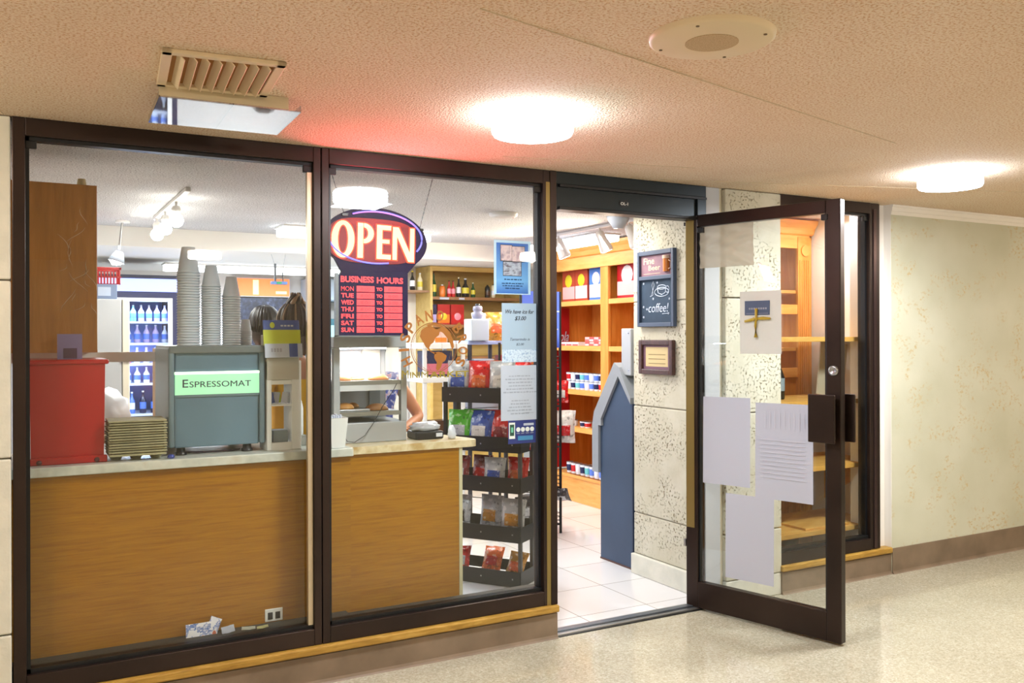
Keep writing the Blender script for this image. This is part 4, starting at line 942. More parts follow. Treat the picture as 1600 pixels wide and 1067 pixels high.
for k, (x, h, r, b, c, l, t) in enumerate(B):
    bt(('bk', k), h, r, cl[b], cl[c], cl[l], neck=.42 if h > .14 else .12).put((x, 4.15, 1.9455), 0, t+' on the back shelf', 'bottles on the yellow back shelf')
bt(('l1',), .19, .026, cl['black'], cl['yellow'], cl['white'], neck=.4).put((3.37, 4.17, 2.0055), 0, 'dark bottle with a yellow-green top on the white-backed shelf')
bt(('l2',), .17, .026, cl['cream'], cl['white'], cl['yellow'], neck=.3).put((3.45, 4.17, 2.0055), 0, 'cream bottle with a yellow label on the white-backed shelf')
def carton(name, x0, x1, y0, y1, z0, z1, base, band, label, group=None, txt=None, facing='y', cat='box', blob_=None):
    m_ = MB(); m_.box((x0, y0, z0), (x1, y1, z1), base, .002)
    h = z1-z0
    if facing == 'y':
        m_.box((x0+.006, y0-.0015, z0+h*.08), (x1-.006, y0, z0+h*.5), band)
        if blob_: m_.lathe([(min(x1-x0, h)*.26, 0), (min(x1-x0, h)*.2, .003), (0, .003)], blob_, 12, Matrix.Translation(((x0+x1)/2, y0-.0015, z0+h*.4)) @ Matrix.Rotation(PI/2, 4, 'X'), cap=False)
        if txt: m_.text(txt, x0+.012, z0+h*.68, (x1-x0)-.024, h*.16, y0-.001, M_paper, .02)
    else:
        m_.box((x0-.0015, y0+.006, z0+h*.08), (x0, y1-.006, z0+h*.45), band)
        if blob_: m_.lathe([(min(y1-y0, h)*.28, 0), (min(y1-y0, h)*.22, .003), (0, .003)], blob_, 12, Matrix.Translation((x0-.0015, (y0+y1)/2, z0+h*.62)) @ Matrix.Rotation(-PI/2, 4, 'Y'), cap=False)
    return m_.build(name, None, label, cat, group)
carton('biscuit_box', 3.63, 3.765, 4.15, 4.22, 1.6705, 1.872, M_red, cl['orange'], 'red biscuit box with an orange picture, left of two on the back shelf', 'red boxes on the back shelf', blob_=cl['yellow'])
carton('biscuit_box', 3.775, 3.92, 4.15, 4.22, 1.6705, 1.872, M_red, cl['red'], 'plain red biscuit box, right of two on the back shelf', 'red boxes on the back shelf', blob_=cl['pink'])
carton('snack_box', 3.56, 3.62, 4.15, 4.22, 1.6705, 1.87, cl['navy'], cl['violet'], 'dark violet snack box at the left end of the back shelf')

# plastic shelf units in the middle
def plastic_shelf(x0, x1, y0, y1, zs_, name, label, mt, slab, pmt=None, th=.045):
    e_ = E_(name, ((x0+x1)/2, (y0+y1)/2, 0), label, 'shelf')
    for z in zs_: MB().box((x0, y0, z-th), (x1, y1, z), slab, .006).build('shelf_board', e_)
    for x in (x0+.01, x1-.045):
        for y in (y0+.01, y1-.045):
            zz = [0]+sorted(zs_)
            m_ = MB()
            for a, b in zip(zz, zz[1:]): m_.cyl((x+.0175, y+.0175, a), .0175, b-th-a, mt, 12)
            m_.build('leg', e_)
    return e_
plastic_shelf(2.70, 3.08, 2.35, 2.75, (1.5, 1.24, .7, .25), 'plastic_shelving', 'white plastic shelf unit in the middle of the store behind the globe decal', M_whitep, M_whitep)
plastic_shelf(3.12, 3.50, 2.42, 2.75, (1.515, 1.29, .9, .45), 'plastic_shelving', 'blue-topped dark plastic shelf unit beside the white one', mat('dark_plastic', '2a2f3c', .4), mat('pale_blue_plastic', 'a0b0d8', .35), th=.03)
carton('tissue_box', 2.82, 2.93, 2.4, 2.5, 1.5005, 1.585, mat('pink_white_box', 'e8b8b0', .5), cl['orange'], 'pink and orange box on top of the white plastic shelf')
carton('dark_carton', 2.76, 2.98, 2.42, 2.6, 1.2405, 1.44, cl['navy'], mat('pink_band', 'd06a80', .5), 'dark carton with a pink band on the white plastic shelf')
carton('tea_carton', 2.80, 2.95, 2.38, 2.5, .7005, .90, cl['brown'], tan, 'brown carton on the lower white plastic shelf')
MB(Matrix.Translation((2.86, 2.37, 1.0)) @ Matrix.Rotation(-.2, 4, 'Y')).box((-.12, 0, 0), (.12, .012, .13), M_paper, .002).box((-.10, -.0015, .03), (.09, 0, .1), cl['green']).build('magazine', None, 'white and green magazine leaning on the white plastic shelf unit', 'magazine') if False else None
carton('green_pack', 2.73, 2.92, 2.38, 2.44, 1.2405, 1.33, M_paper, cl['green'], 'white and green pack at the front of the white plastic shelf') if False else None
MB().box((3.13, 2.38, 1.5155), (3.29, 2.52, 1.69), mat('tub_plastic', 'b4bcc8', .5), .01).build('white_tub', None, 'white plastic tub on the blue plastic shelf', 'tub')
e = E_('coffee_grinder', (3.25, 2.45, 1.69), 'small grey jar grinder standing on the white tub', 'grinder')
MB().lathe([(.035, 0), (.045, .02), (.045, .05), (.03, .06), (.04, .07), (.036, .10), (0, .11)], mat('grey_violet_plastic', '8a88a0', .4), 18, Matrix.Translation((3.22, 2.45, 1.6905)), cap=False).build('body', e)
MB().lathe([(.018, 0), (.02, .012), (0, .014)], M_blackp, 12, Matrix.Translation((3.22, 2.45, 1.7985)), cap=False).build('cap', e)

# snack bags
def foil(n, c, r=.25):
    rgb = [int(c[i:i+2], 16) for i in (0, 2, 4)]
    a = ''.join('%02x' % int(v*.7) for v in rgb); b = ''.join('%02x' % int(v+(255-v)*.5) for v in rgb)
    return mixed('bag_'+n, [(.36, a), (.42, c), (.57, c), (.61, b)], 28, r, bs=.5, bd=.006, detail=2, bscale=34)
bagm = dict(green=foil('green', '4fb02c'), red=foil('red', 'c8161c'), orange=foil('orange', 'e0662a'), silver=foil('silver', 'b4b8be'), blue=foil('blue', '2c4fa8'), white=foil('white', 'dcd8d4'), dred=foil('dark_red', '7c1a26'), yellow=foil('yellow', 'e0b820'), black=foil('black', '26262c'), gold=foil('gold', 'c08830'), purple=foil('purple', '544a8a'))
def bag(w_, h_, t_, body, patch, seed=0):
    m_ = MB(); n, k = 10, 12; v = []; r_ = random.Random(seed); p1 = r_.uniform(0, 6)
    for side in (-1, 1):
        for i in range(k+1):
            a = i/k; puff = max(0, math.sin(PI*min(1, max(0, (a-.06)/.88))))**.6 if .06 < a < .94 else 0
            for j in range(n+1):
                b = j/n; q = max(0, math.sin(PI*b))**.55
                pinch = 1-.07*puff
                x = (b-.5)*w_*(pinch if 0 < i < k else 1); y = side*(t_/2*puff*q+.0008)+.004*math.sin(9*b+5*a+p1)*(1-puff*.6)
                v.append((x, y, a*h_))
    N1 = (n+1)*(k+1)
    def idx(i, j): return i*(n+1)+j
    for i in range(k):
        mt = body if (i < 1 or i > k-2) else (patch if 3 <= i <= 6 else body)
        for side in (0, 1):
            fs = []
            for j in range(n):
                mm = mt
                q = (idx(i, j), idx(i, j+1), idx(i+1, j+1), idx(i+1, j)); fs.append(q)
            K = side*N1
            # front patch only in the middle columns
            ins = [q for j, q in enumerate(fs) if 2 <= j <= 7]; out_ = [q for j, q in enumerate(fs) if not 2 <= j <= 7]
            base = v[K:K+N1]
            m_.add([base[t] for q in ins for t in q], [tuple(range(4*a, 4*a+4)) for a in range(len(ins))], mt if side == 0 else body, True)
            m_.add([base[t] for q in out_ for t in q], [tuple(range(4*a, 4*a+4)) for a in range(len(out_))], body, True)
    ring = [idx(0, j) for j in range(n+1)]+[idx(i, n) for i in range(1, k+1)]+[idx(k, j) for j in range(n-1, -1, -1)]+[idx(i, 0) for i in range(k-1, 0, -1)]
    m_.add([v[a] for a in ring]+[v[a+N1] for a in ring], [(a, (a+1) % len(ring), (a+1) % len(ring)+len(ring), a+len(ring)) for a in range(len(ring))], body)
    return m_.build('snack_bag', None, 'x', 'snack bag')
bagp = {}
def put_bag(body, patch, loc, rz, rx, label, group, s=1):
    k = (body, patch)
    if k not in bagp: o = bag(.15, .2, .06, bagm[body], bagm[patch], len(bagp)); bagp[k] = o
    else: o = bagp[k].copy(); COL.objects.link(o)
    o.location = loc; o.rotation_euler = (rx, 0, rz); o.scale = (s, s, s); o['label'] = label; o['group'] = group
    return o
# black rack
RA = math.atan2(-.82, .573)
RK = Matrix.Translation((2.385, 1.28, 0)) @ Matrix.Rotation(RA, 4, 'Z')
e = E_('snack_rack', (2.385, 1.28, 0), 'black metal five-tray snack rack at the end of the short counter', 'rack', rz=RA)
for x, y in ((0, 0), (.53, 0), (0, .17), (.53, .17)):
    MB(RK).box((x, y, 0), (x+.022, y+.022, 1.26), mat('grey_post', '4a4a4c', .5, .3) if x else M_black, .002).build('post', e)
tz = [1.228, .925, .675, .372, .098]
for z in tz:
    m_ = MB(RK); m_.box((.0, -.016, z-.095), (.552, -.010, z), M_black); m_.box((.0, .185, z-.05), (.552, .192, z+.02), M_black); m_.box((.0, -.012, z-.093), (.552, .188, z-.088), M_black)
    m_.box((-.004, -.012, z-.095), (.0, .19, z+.0), M_black); m_.box((.552, -.012, z-.095), (.556, .19, z), M_black)
    for x in (.06, .28, .50): m_.box((x-.004, -.0175, z-.05), (x+.004, -.016, z-.042), M_alu)
    m_.build('tray', e)
mb = MB(RK); mb.box((.02, .17, 1.2), (.53, .175, 1.24), M_black); mb.rod((.02, .18, .5), (.53, .18, .5), .003, M_black); mb.rod((.02, .18, .56), (.53, .18, .56), .003, M_black); mb.build('back_rail', e)
TB = [[('silver', 'blue'), ('purple', 'white'), ('red', 'orange'), ('orange', 'red'), ('silver', 'white'), ('red', 'silver')],
      [('green', 'silver'), ('green', 'green'), ('blue', 'white'), ('red', 'white'), ('red', 'dred'), ('red', 'silver')],
      [('dred', 'silver'), ('dred', 'red'), ('silver', 'blue'), ('red', 'orange')],
      [('silver', 'black'), ('silver', 'gold'), ('silver', 'gold')],
      [('red', 'silver'), ('orange', 'red'), ('gold', 'orange')]]
tn = ['top', 'second', 'third', 'fourth', 'bottom']
ang = [[.1, -.1, .05, -.05, .1, 0], [0, .05, -.1, .1, -.05, .1], [.05, -.05, .1, 0], [.1, -.1, .05], [.3, .1, -.1]]
for ti, lst in enumerate(TB):
    n = len(lst)
    for k, (a, b) in enumerate(lst):
        lx = .085+k*(.385/(n-1)); ly = .04+(.07 if k % 2 else 0)
        p = RK @ Vector((lx, ly, 0))
        z = tz[ti]-(.086 if ti in (1, 2) else .06)
        put_bag(a, b, (p.x, p.y, z), RA+ang[ti][k], -.18 if ti < 4 else -.6, f'{a.replace("dred","dark red")} foil bag on the {tn[ti]} tray of the black rack, {ORD[k]} from the left', 'bags on the black rack', [1.15, 1.22, 1.0, 1.12, .9][ti])
# chips on the blue shelf
for k, (a, b, x, z, rx) in enumerate([('gold', 'orange', 3.37, 1.5175, -.1), ('orange', 'gold', 3.48, 1.5175, -.1), ('white', 'red', 3.34, 1.5175, -.15)]):
    put_bag(a, b, (x, 2.42+.09*k, z), .1*(k-1), rx, ['gold chip bag at the left on the blue plastic shelf', 'orange chip bag at the right on the blue plastic shelf', 'white and red chip bag behind the gold one on the blue plastic shelf'][k], 'chip bags on the blue shelf', 1.15)
carton('red_tin', 3.40, 3.5, 2.4, 2.5, 1.2905, 1.4, M_red, M_paper, 'red and white pack under the chip bags on the blue shelf unit')
carton('napkin_pack', 3.16, 3.34, 2.4, 2.55, 1.2905, 1.37, M_paper, mat('pale_blue_card', 'b4bccb', .5), 'white napkin pack on the middle blue shelf')
for k in range(3): MB().box((3.185, 2.48, .9005+k*.075), (3.44, 2.7, .97+k*.075), M_paper, .004).build('paper_ream', None, ['lowest', 'middle', 'topmost'][k]+' of three white packs stacked on the lower blue shelf', 'pack', 'white packs on the blue shelf unit')

# wire rack
e = E_('wire_rack', (3.57, 2.2, 0), 'tall black wire rack with a blue header sign seen beside the doorway', 'rack')
for x, y in ((3.38, 2.03), (3.735, 2.03), (3.38, 2.38), (3.735, 2.38)): MB().rod((x, y, 0), (x, y, 1.9 if y < 2.1 else 1.5), .011, M_black).build('post', e)
for z in (.07, .36, .68, 1.0, 1.3):
    m_ = MB()
    for q in ((3.38, 2.03, 3.735, 2.03), (3.38, 2.38, 3.735, 2.38), (3.38, 2.03, 3.38, 2.38), (3.735, 2.03, 3.735, 2.38)): m_.rod((q[0], q[1], z), (q[2], q[3], z), .006, M_black)
    for k in range(11): m_.rod((3.38+k*.0355, 2.03, z), (3.38+k*.0355, 2.38, z), .0025, M_black, 5)
    for k in range(1, 4): m_.rod((3.38, 2.03, z+k*.03), (3.735, 2.03, z+k*.03), .0025, M_black, 5); m_.rod((3.735, 2.03, z+k*.03), (3.735, 2.38, z+k*.03), .0025, M_black, 5)
    for k in range(6): m_.rod((3.38+k*.071, 2.03, z), (3.38+k*.071, 2.03, z+.09), .0025, M_black, 5); m_.rod((3.735, 2.03+k*.07, z), (3.735, 2.03+k*.07, z+.09), .0025, M_black, 5)
    m_.build('wire_shelf', e)
hs = MB().box((3.385, 2.025, 1.46), (3.728, 2.035, 1.9), gradient('header_blue', '2a46a8', '5a78d8', 0, 1)).build('header_sign', e)
mb = MB(); mb.text('COOL', 3.52, 1.60, .195, .055, 2.0245, M_paper, .01, shear=.2); mb.box((3.6, 2.023, 1.52), (3.70, 2.0248, 1.528), M_paper); mb.box((3.40, 2.023, 1.74), (3.725, 2.0248, 1.75), mat('header_pale', 'a8b8f0', .5)); mb.build('sign_lettering', hs)
WB = [(.075, [('black', 'silver'), ('silver', 'gold')]), (.365, [('silver', 'black'), ('silver', 'gold'), ('black', 'silver')]), (.685, [('yellow', 'red'), ('red', 'yellow'), ('red', 'white')]), (1.005, [('red', 'white'), ('white', 'red'), ('red', 'white')]), (1.305, [('orange', 'black'), ('orange', 'white')])]
wn = ['bottom', 'second lowest', 'middle', 'second highest', 'top']
for ti, (z, lst) in enumerate(WB):
    for k, (a, b) in enumerate(lst):
        put_bag(a, b, (3.47+k*.095, 2.12+.08*(k % 2), z), .1*(k-1), -.12, f'{a} foil bag on the {wn[ti]} shelf of the wire rack, {ORD[k]} from the left', 'bags on the wire rack', 1.1)
put_bag('white', 'red', (3.80, 2.10, .70), -.5, .22, 'white and red bag clipped outside the wire rack, upper one', 'bags clipped to the wire rack', 1.35)
put_bag('red', 'white', (3.79, 2.12, 1.02), -.5, .15, 'red and white bag clipped outside the wire rack near its header', 'bags clipped to the wire rack', .9)
put_bag('black', 'silver', (3.80, 2.10, .24), -.8, .9, 'black and silver bag sticking out at the foot of the wire rack', 'bags clipped to the wire rack', 1.0)

# orange cabinets along the right wall
e = E_('wall_cabinet_run', (4.85, 2.2, 0), 'tall orange wooden shelving cabinets along the right wall of the store', 'cabinet')
X0, X1 = 4.55, 5.12; Y = [.75, 1.62, 2.60, 3.62]
MB().box((X1-.02, Y[0], 0), (X1, Y[-1], 2.3), M_orange).build('back_panel', e)
MB().box((X0+.01, Y[0]+.02, .0), (X1-.02, Y[-1], .235), M_orangeh).box((X0-.005, Y[0]+.01, .225), (X0+.02, Y[-1], .25), M_orangeh, .004).build('plinth', e)
for y in Y[1:]: MB().box((X0, y-.06, .25), (X0+.03, y+.06, 2.27), M_orange, .004).box((X0+.03, y-.012, .25), (X1-.02, y+.012, 2.27), M_orange).build('divider', e)
for k in range(3):
    for z in (.70, 1.05, 1.46, 1.88): MB().box((X0+.004, Y[k]+.06, z-.045), (X0+.026, Y[k+1]-.06, z), M_orangeh, .003).box((X0+.026, Y[k]+.02, z-.022), (X1-.02, Y[k+1]-.012, z), M_orangeh).build('shelf_board', e)
pr = [(0, 2.25), (0, 2.28), (-.02, 2.29), (-.035, 2.33), (-.06, 2.36), (-.065, 2.385), (.1, 2.385), (.1, 2.25)]
mb = MB(); mb.prism([(X0+x, z) for x, z in pr], Y[0]+.02, Y[-1], M_orangeh); mb.box((X0-.008, Y[0]+.01, 2.17), (X0+.032, Y[-1], 2.262), M_orangeh)
mb.prism([(Y[0]+x, z) for x, z in pr], -5.18, -X0+.06, M_orangeh, Matrix.Rotation(PI/2, 4, 'Z') ) if False else None
v = []
ring = [(x, z) for x, z in pr[:6]]
for x in (X0-.06, 5.125):
    for q, z in ring: v.append((x, Y[0]+q, z))
v += [(X0-.06, Y[0]+.1, 2.385), (5.125, Y[0]+.1, 2.385), (X0-.06, Y[0]+.1, 2.25), (5.125, Y[0]+.1, 2.25)]
n = 6; fs = [(k, k+1, n+k+1, n+k) for k in range(n-1)]+[(5, 12, 13, 11), (0, 6, 15, 14)]
mb.add(v, fs, M_orangeh); mb.build('cornice', e)
# end panel facing the window with frame, flutes and glass
mb = MB(); y = Y[0]
mb.box((X0, y, 0), (X0+.09, y+.02, 2.27), M_orange, .003); mb.box((4.98, y-.006, 0), (5.11, y+.02, 2.27), M_orange, .003)
for z in (.1, 1.28, 1.74, 2.22): mb.box((X0+.09, y, z-.035), (4.98, y+.02, z+.035), M_orangeh, .003)
for k in range(5): mb.rod((5.0+k*.021, y-.008, .1), (5.0+k*.021, y-.008, 2.1), .007, M_orange, 8)
mb.cyl((0, 0, 0), .04, .012, M_orangeh, 20, X=Matrix.Translation((5.045, y-.006, 2.17)) @ Matrix.Rotation(PI/2, 4, 'X'))
mb.box((X0+.09, y+.02, 0), (4.98, y+.026, 1.28), M_orange)
mb.build('end_frame', e)
MB().box((X0+.09, y+.008, 1.31), (4.98, y+.013, 2.19), M_glass).build('glass_panel', e)
# goods in the cabinets
MB().box((4.60, 3.565, .26), (4.80, 3.59, 1.83), M_redd).box((4.597, 3.56, 1.45), (4.60, 3.59, 1.83), M_redd).text('Cola', 4.625, 1.50, .165, .10, 3.562, M_paper, .0, shear=.35).build('cola_panel', None, 'tall red cola panel with white script inside the far orange cabinet', 'panel')
gcol = {n: mat('goods_'+n, c, .5) for n, c in dict(rust='b2452a', lemon='d8c82c', skyblue='4a78c0', rose='d05a5a', snow='e4e0e4', pinkw='e8b4b0').items()}
carton('cracker_box', 4.63, 4.70, 3.20, 3.42, 1.8805, 2.20, gcol['rust'], gcol['pinkw'], 'rust red box with a yellow burst on the top cabinet shelf, farthest', 'boxes on the top cabinet shelf', facing='x', blob_=gcol['lemon'])
carton('cracker_box', 4.62, 4.69, 2.97, 3.18, 1.8805, 2.20, gcol['rust'], gcol['snow'], 'rust red box with a pale base, middle of three in the far cabinet bay', 'boxes on the top cabinet shelf', facing='x', blob_=gcol['lemon'])
carton('cracker_box', 4.62, 4.68, 2.72, 2.94, 1.8805, 2.20, gcol['skyblue'], gcol['snow'], 'blue and white box on the top cabinet shelf beside the divider', 'boxes on the top cabinet shelf', facing='x', blob_=gcol['snow'])
carton('cracker_box', 4.62, 4.70, 2.20, 2.5, 1.8805, 2.21, M_red, gcol['pinkw'], 'red and white box on the top shelf of the nearer cabinet', 'boxes on the top cabinet shelf', facing='x', blob_=gcol['snow'])
carton('dark_book', 4.62, 4.66, 2.10, 2.17, 1.8805, 2.25, cl['navy'], cl['navy'], 'tall narrow navy box on the top shelf of the nearer cabinet', facing='x')
i_ = 0
for k in range(4):
    for j in range(2): carton('sweets_pack', 4.62, 4.70, 2.72+k*.075, 2.79+k*.075, 1.4605+j*.042, 1.50+j*.042, [gcol['pinkw'], gcol['rose']][(k+j) % 2], gcol['rose'] if (k+j) % 2 == 0 else gcol['snow'], f'{["pink","rose red"][(k+j)%2]} sweets pack on the fourth cabinet shelf, {"lower" if j==0 else "upper"} row, {ORD[k]} from the divider', 'sweets packs in the cabinet', facing='x', cat='pack')
for k in range(3): carton('sweets_pack', 4.60, 4.68, 3.10+k*.11, 3.20+k*.11, 1.4605, 1.495, gcol['snow'], gcol['rose'], f'flat white sweets tray in front of the cola panel, {ORD[k]} from the right', 'sweets trays by the cola panel', facing='x', cat='pack')
def tub(c, r=.034, h=.075):
    e_ = E_('yogurt_cup', (0, 0, 0), '', 'cup')
    MB().lathe([(r*.85, 0), (r, h*.9), (r, h)], cl['white'], 16).build('body', e_); MB().lathe([(r*.93, h*.2), (r*1.02, h*.8)], c, 16, cap=False).build('label', e_)
    MB().cyl((0, 0, h), r*1.04, .004, M_alu, 16).build('lid', e_); return e_
tp = {c: Proto(tub(cl[c])) for c in ('blue', 'navy', 'red', 'white', 'teal')}
cy = ['blue', 'white', 'blue', 'teal', 'navy', 'white', 'red', 'navy']
for lv, (z, sh) in enumerate([(.2505, 'bottom'), (.7005, 'second'), (1.0505, 'third')]):
    for k in range(8):
        for j in range(2 if lv == 2 else 1):
            if lv == 1 and k % 3 == 2: continue
            c = cy[(k+lv*3+j) % 8]
            tp[c].put((4.625, 2.74+k*.078, z+j*.0795), 0, f'{c} printed cup on the {sh} cabinet shelf{", upper layer" if j else ""}, {ORD[k]} from the divider', 'printed cups in the orange cabinet', scale=(1, 1, 1.3 if lv == 0 else (.7 if lv == 1 else 1)))
# ATM
e = E_('cash_machine', (3.75, 1.02, 0), 'slate blue cash machine with a grey angular front standing behind the pillar', 'cash machine')
poly = [(.835, 0), (1.21, 0), (1.21, .93), (.975, 1.28), (.835, 1.10)]
XM = Matrix(((0, 1, 0, 0), (1, 0, 0, 0), (0, 0, 1, 0), (0, 0, 0, 1)))
mb = MB(); mb.prism(poly, 3.555, 4.0, M_blue, XM); mb.build('body', e)
mb = MB(); mb.prism([(1.21, .60), (1.285, .60), (1.285, .93), (1.262, 1.02), (1.02, 1.37), (.965, 1.34), (.835, 1.14), (.835, 1.10), (.975, 1.28), (1.18, .975), (1.175, .93), (1.21, .93)], 3.535, 4.01, M_grey, XM); mb.build('front_fascia', e)
MB().box((3.552, .832, 0), (3.556, 1.214, .012), mat('worn_brown_edge', '5a4038', .6)).box((3.553, .833, .0), (3.557, .845, 1.10), mat('dark_edge', '22304a', .5)).build('edge_trim', e)
MB().box((3.56, .86, 1.285), (3.95, .97, 1.60), mat('light_grey_case', 'a6abb2', .45), .008).build('display_head', e)
for z in (1.32, 1.57): MB().cyl((0, 0, 0), .006, .003, M_chrome, 10, X=Matrix.Translation((3.56, .885, z)) @ Matrix.Rotation(-PI/2, 4, 'Y')).build('screw', e)

# pillar pictures
PM = Matrix.Translation((3.53, .712, 0)) @ Matrix.Rotation(-PI/2, 4, 'Z')
e = E_('chalkboard', (3.53, .53, 1.608), 'slate framed chalkboard reading Fine Beer and coffee on the stone pillar', 'chalkboard', rz=-PI/2)
fm = mat('slate_frame', '46536a', .5); mb = MB(PM)
mb.box((0, -.03, 1.608), (.022, -.001, 2.09), fm, .003); mb.box((.345, -.03, 1.608), (.367, -.001, 2.09), fm, .003)
for z0, z1 in ((1.608, 1.634), (1.905, 1.93), (2.062, 2.09)): mb.box((.022, -.03, z0), (.345, -.001, z1), fm, .003)
mb.build('frame', e)
MB(PM).box((.022, -.012, 1.634), (.345, -.001, 1.905), mixed('chalk_slate', [(.35, '26384c'), (.65, '33485f')], 6, .8)).build('chalk_panel', e)
MB(PM).box((.022, -.012, 1.93), (.345, -.001, 2.062), mixed('beer_print', [(.35, '7a5a6e'), (.65, '93707c')], 9, .6)).build('printed_panel', e)
chalk = mat('chalk_white', 'c8d4e8', .9); pinkc = mat('cream_lettering', 'e8c8b0', .8)
mb = MB(PM); mb.text('Fine', .05, 2.005, .11, .042, -.0125, pinkc, .015); mb.text('Beer', .10, 1.965, .12, .034, -.0125, pinkc, .015); mb.text('on tap', .07, 1.94, .15, .010, -.0125, mat('pink_ink', 'b88a90', .8), 0) if False else mb.box((.05, -.0135, 1.943), (.22, -.0125, 1.946), pinkc)
mb.build('beer_lettering', e)
mb = MB(PM); mb.cyl((.285, -.014, 1.95), .024, .08, mat('beer_amber', 'c8741c', .3), 16, X=None); mb.cyl((.285, -.014, 2.03), .027, .02, pinkc, 14)
mb.tube([(.308, -.018, 1.965), (.33, -.018, 1.97), (.332, -.018, 2.01), (.308, -.018, 2.02)], .004, pinkc)
mb.build('beer_mug_relief', e)
def ellipse(cx_, cz_, a_, b_, n_=24, s0=0, s1=360): return [(cx_+a_*math.cos(math.radians(s0+(s1-s0)*k/n_)), -.013, cz_+b_*math.sin(math.radians(s0+(s1-s0)*k/n_))) for k in range(n_+1)]
mb = MB(PM)
mb.tube(ellipse(.235, 1.825, .07, .028), .003, chalk, 5); mb.tube(ellipse(.235, 1.855, .042, .013), .003, chalk, 5); mb.tube([(.193, -.013, 1.855), (.2, -.013, 1.82), (.235, -.013, 1.808), (.27, -.013, 1.82), (.277, -.013, 1.855)], .003, chalk, 5)
mb.tube(ellipse(.29, 1.84, .018, .02), .0025, chalk, 5)
mb.tube([(.13, -.013, 1.80), (.16, -.013, 1.87), (.15, -.013, 1.895), (.138, -.013, 1.87), (.15, -.013, 1.81), (.12, -.013, 1.80)], .0025, chalk, 5)
for x, z in ((.05, 1.885), (.19, 1.885), (.15, 1.785), (.31, 1.78), (.05, 1.735), (.085, 1.72), (.30, 1.69), (.05, 1.67)):
    for q in range(3): mb.rod((x-.008*math.cos(q), -.013, z-.008*math.sin(q)), (x+.008*math.cos(q), -.013, z+.008*math.sin(q)), .0022, chalk, 4)
mb.text('coffee!', .10, 1.70, .2, .055, -.0128, chalk, -.005, shear=.2); mb.rod((.24, -.013, 1.688), (.30, -.013, 1.69), .002, chalk, 4)
mb.build('chalk_drawing', e)
e = E_('framed_certificate', (3.53, .53, 1.307), 'dark wooden framed certificate under the chalkboard on the pillar', 'picture frame', rz=-PI/2)
dk = wood('dark_frame_wood', '3a2420', '4a302a', '5c3c34', (8, 8, 8)); mb = MB(PM); a0, a1, b0, b1 = .012, .355, 1.307, 1.525
mb.box((a0, -.03, b0), (a0+.035, -.001, b1), dk, .006); mb.box((a1-.035, -.03, b0), (a1, -.001, b1), dk, .006); mb.box((a0+.03, -.03, b0), (a1-.03, -.001, b0+.033), dk, .006); mb.box((a0+.03, -.03, b1-.033), (a1-.03, -.001, b1), dk, .006); mb.build('frame', e)
MB(PM).box((a0+.035, -.014, b0+.033), (a1-.035, -.002, b1-.033), mat('purple_mat', '7a5a6c', .7)).box((a0+.06, -.0145, b0+.05), (a1-.06, -.014, b1-.045), mat('parchment', 'cdb98a', .7)).build('certificate', e)
mb = MB(PM)
for k in range(3): mb.rod((a0+.09, -.015, b0+.07+k*.028), (a1-.085, -.015, b0+.07+k*.028), .0014, mat('brown_ink', '6a5838', .8), 4)
mb.build('handwriting_lines', e)

# ------------------------------------------------------------------ display shelves behind the third window
e = E_('display_shelves', (4.6, .35, 0), 'nearly empty pine display shelves behind the right-hand window', 'shelf')
for z in (.30, .71, 1.13, 1.54): MB().box((4.02, .115, z-.03), (5.10, .62, z), M_pine, .002).build('shelf_board', e)
MB().box((5.10, .115, 0), (5.115, .62, 1.54), M_whitew).build('side_panel', e)
MB().box((4.02, .62, .30), (4.75, .635, 1.10), M_brown).build('back_panel', e)
for z in (.71, 1.13): 
    m_ = MB(); m_.add([(5.08, .14, z-.03), (5.08, .60, z-.03), (5.08, .60, z-.33), (5.095, .14, z-.03), (5.095, .60, z-.03), (5.095, .60, z-.33)], [(0, 1, 2), (5, 4, 3), (0, 3, 4, 1), (1, 4, 5, 2), (2, 5, 3, 0)], M_pine); m_.build('bracket', e)
MB().box((4.4, .14, .301), (4.80, .5, .316), M_pine, .002).build('loose_board', None, 'loose pine board lying on the lowest display shelf', 'board')
bt(('wine',), .28, .036, cl['black'], cl['black'], mat('grey_wine_label', '8a9aa4', .6), neck=.38, name='wine_bottle').put((4.385, .35, 1.1305), 0, 'dark wine bottle with a grey label on the pine display shelf')
MB(Matrix.Translation((4.95, .40, 1.131)) @ Matrix.Rotation(.12, 4, 'Y')).box((-.16, 0, .0), (.10, .01, .37), milky('frosted_sheet', 'd8cdb4', .8, .4, .2)).build('leaning_sheet', None, 'frosted beige sheet leaning behind the right window on the pine shelf', 'sheet')

# ================================================================== PEOPLE
skin_m = mixed('skin', [(.3, 'b0704c'), (.7, 'bf7f5a')], 8, .55)
def grow(name, verts, edges, mt, parent=None, root=0, label=None, cat=None, sub=2, post=None):
    me = bpy.data.meshes.new(name); me.from_pydata([v[0] for v in verts], edges, [])
    o = bpy.data.objects.new(name, me); COL.objects.link(o)
    md = o.modifiers.new('s', 'SKIN'); md.use_smooth_shade = True
    for i, v in enumerate(verts):
        r = v[1]; me.skin_vertices[0].data[i].radius = r if isinstance(r, tuple) else (r, r)
    me.skin_vertices[0].data[root].use_root = True
    o.modifiers.new('u', 'SUBSURF').levels = sub
    bpy.context.view_layer.update()
    m2 = bpy.data.meshes.new_from_object(o.evaluated_get(bpy.context.evaluated_depsgraph_get()))
    bpy.data.objects.remove(o)
    m_ = MB(); m_.add([v.co.copy() for v in m2.vertices], [tuple(p.vertices) for p in m2.polygons], mt, True); bpy.data.meshes.remove(m2)
    return m_
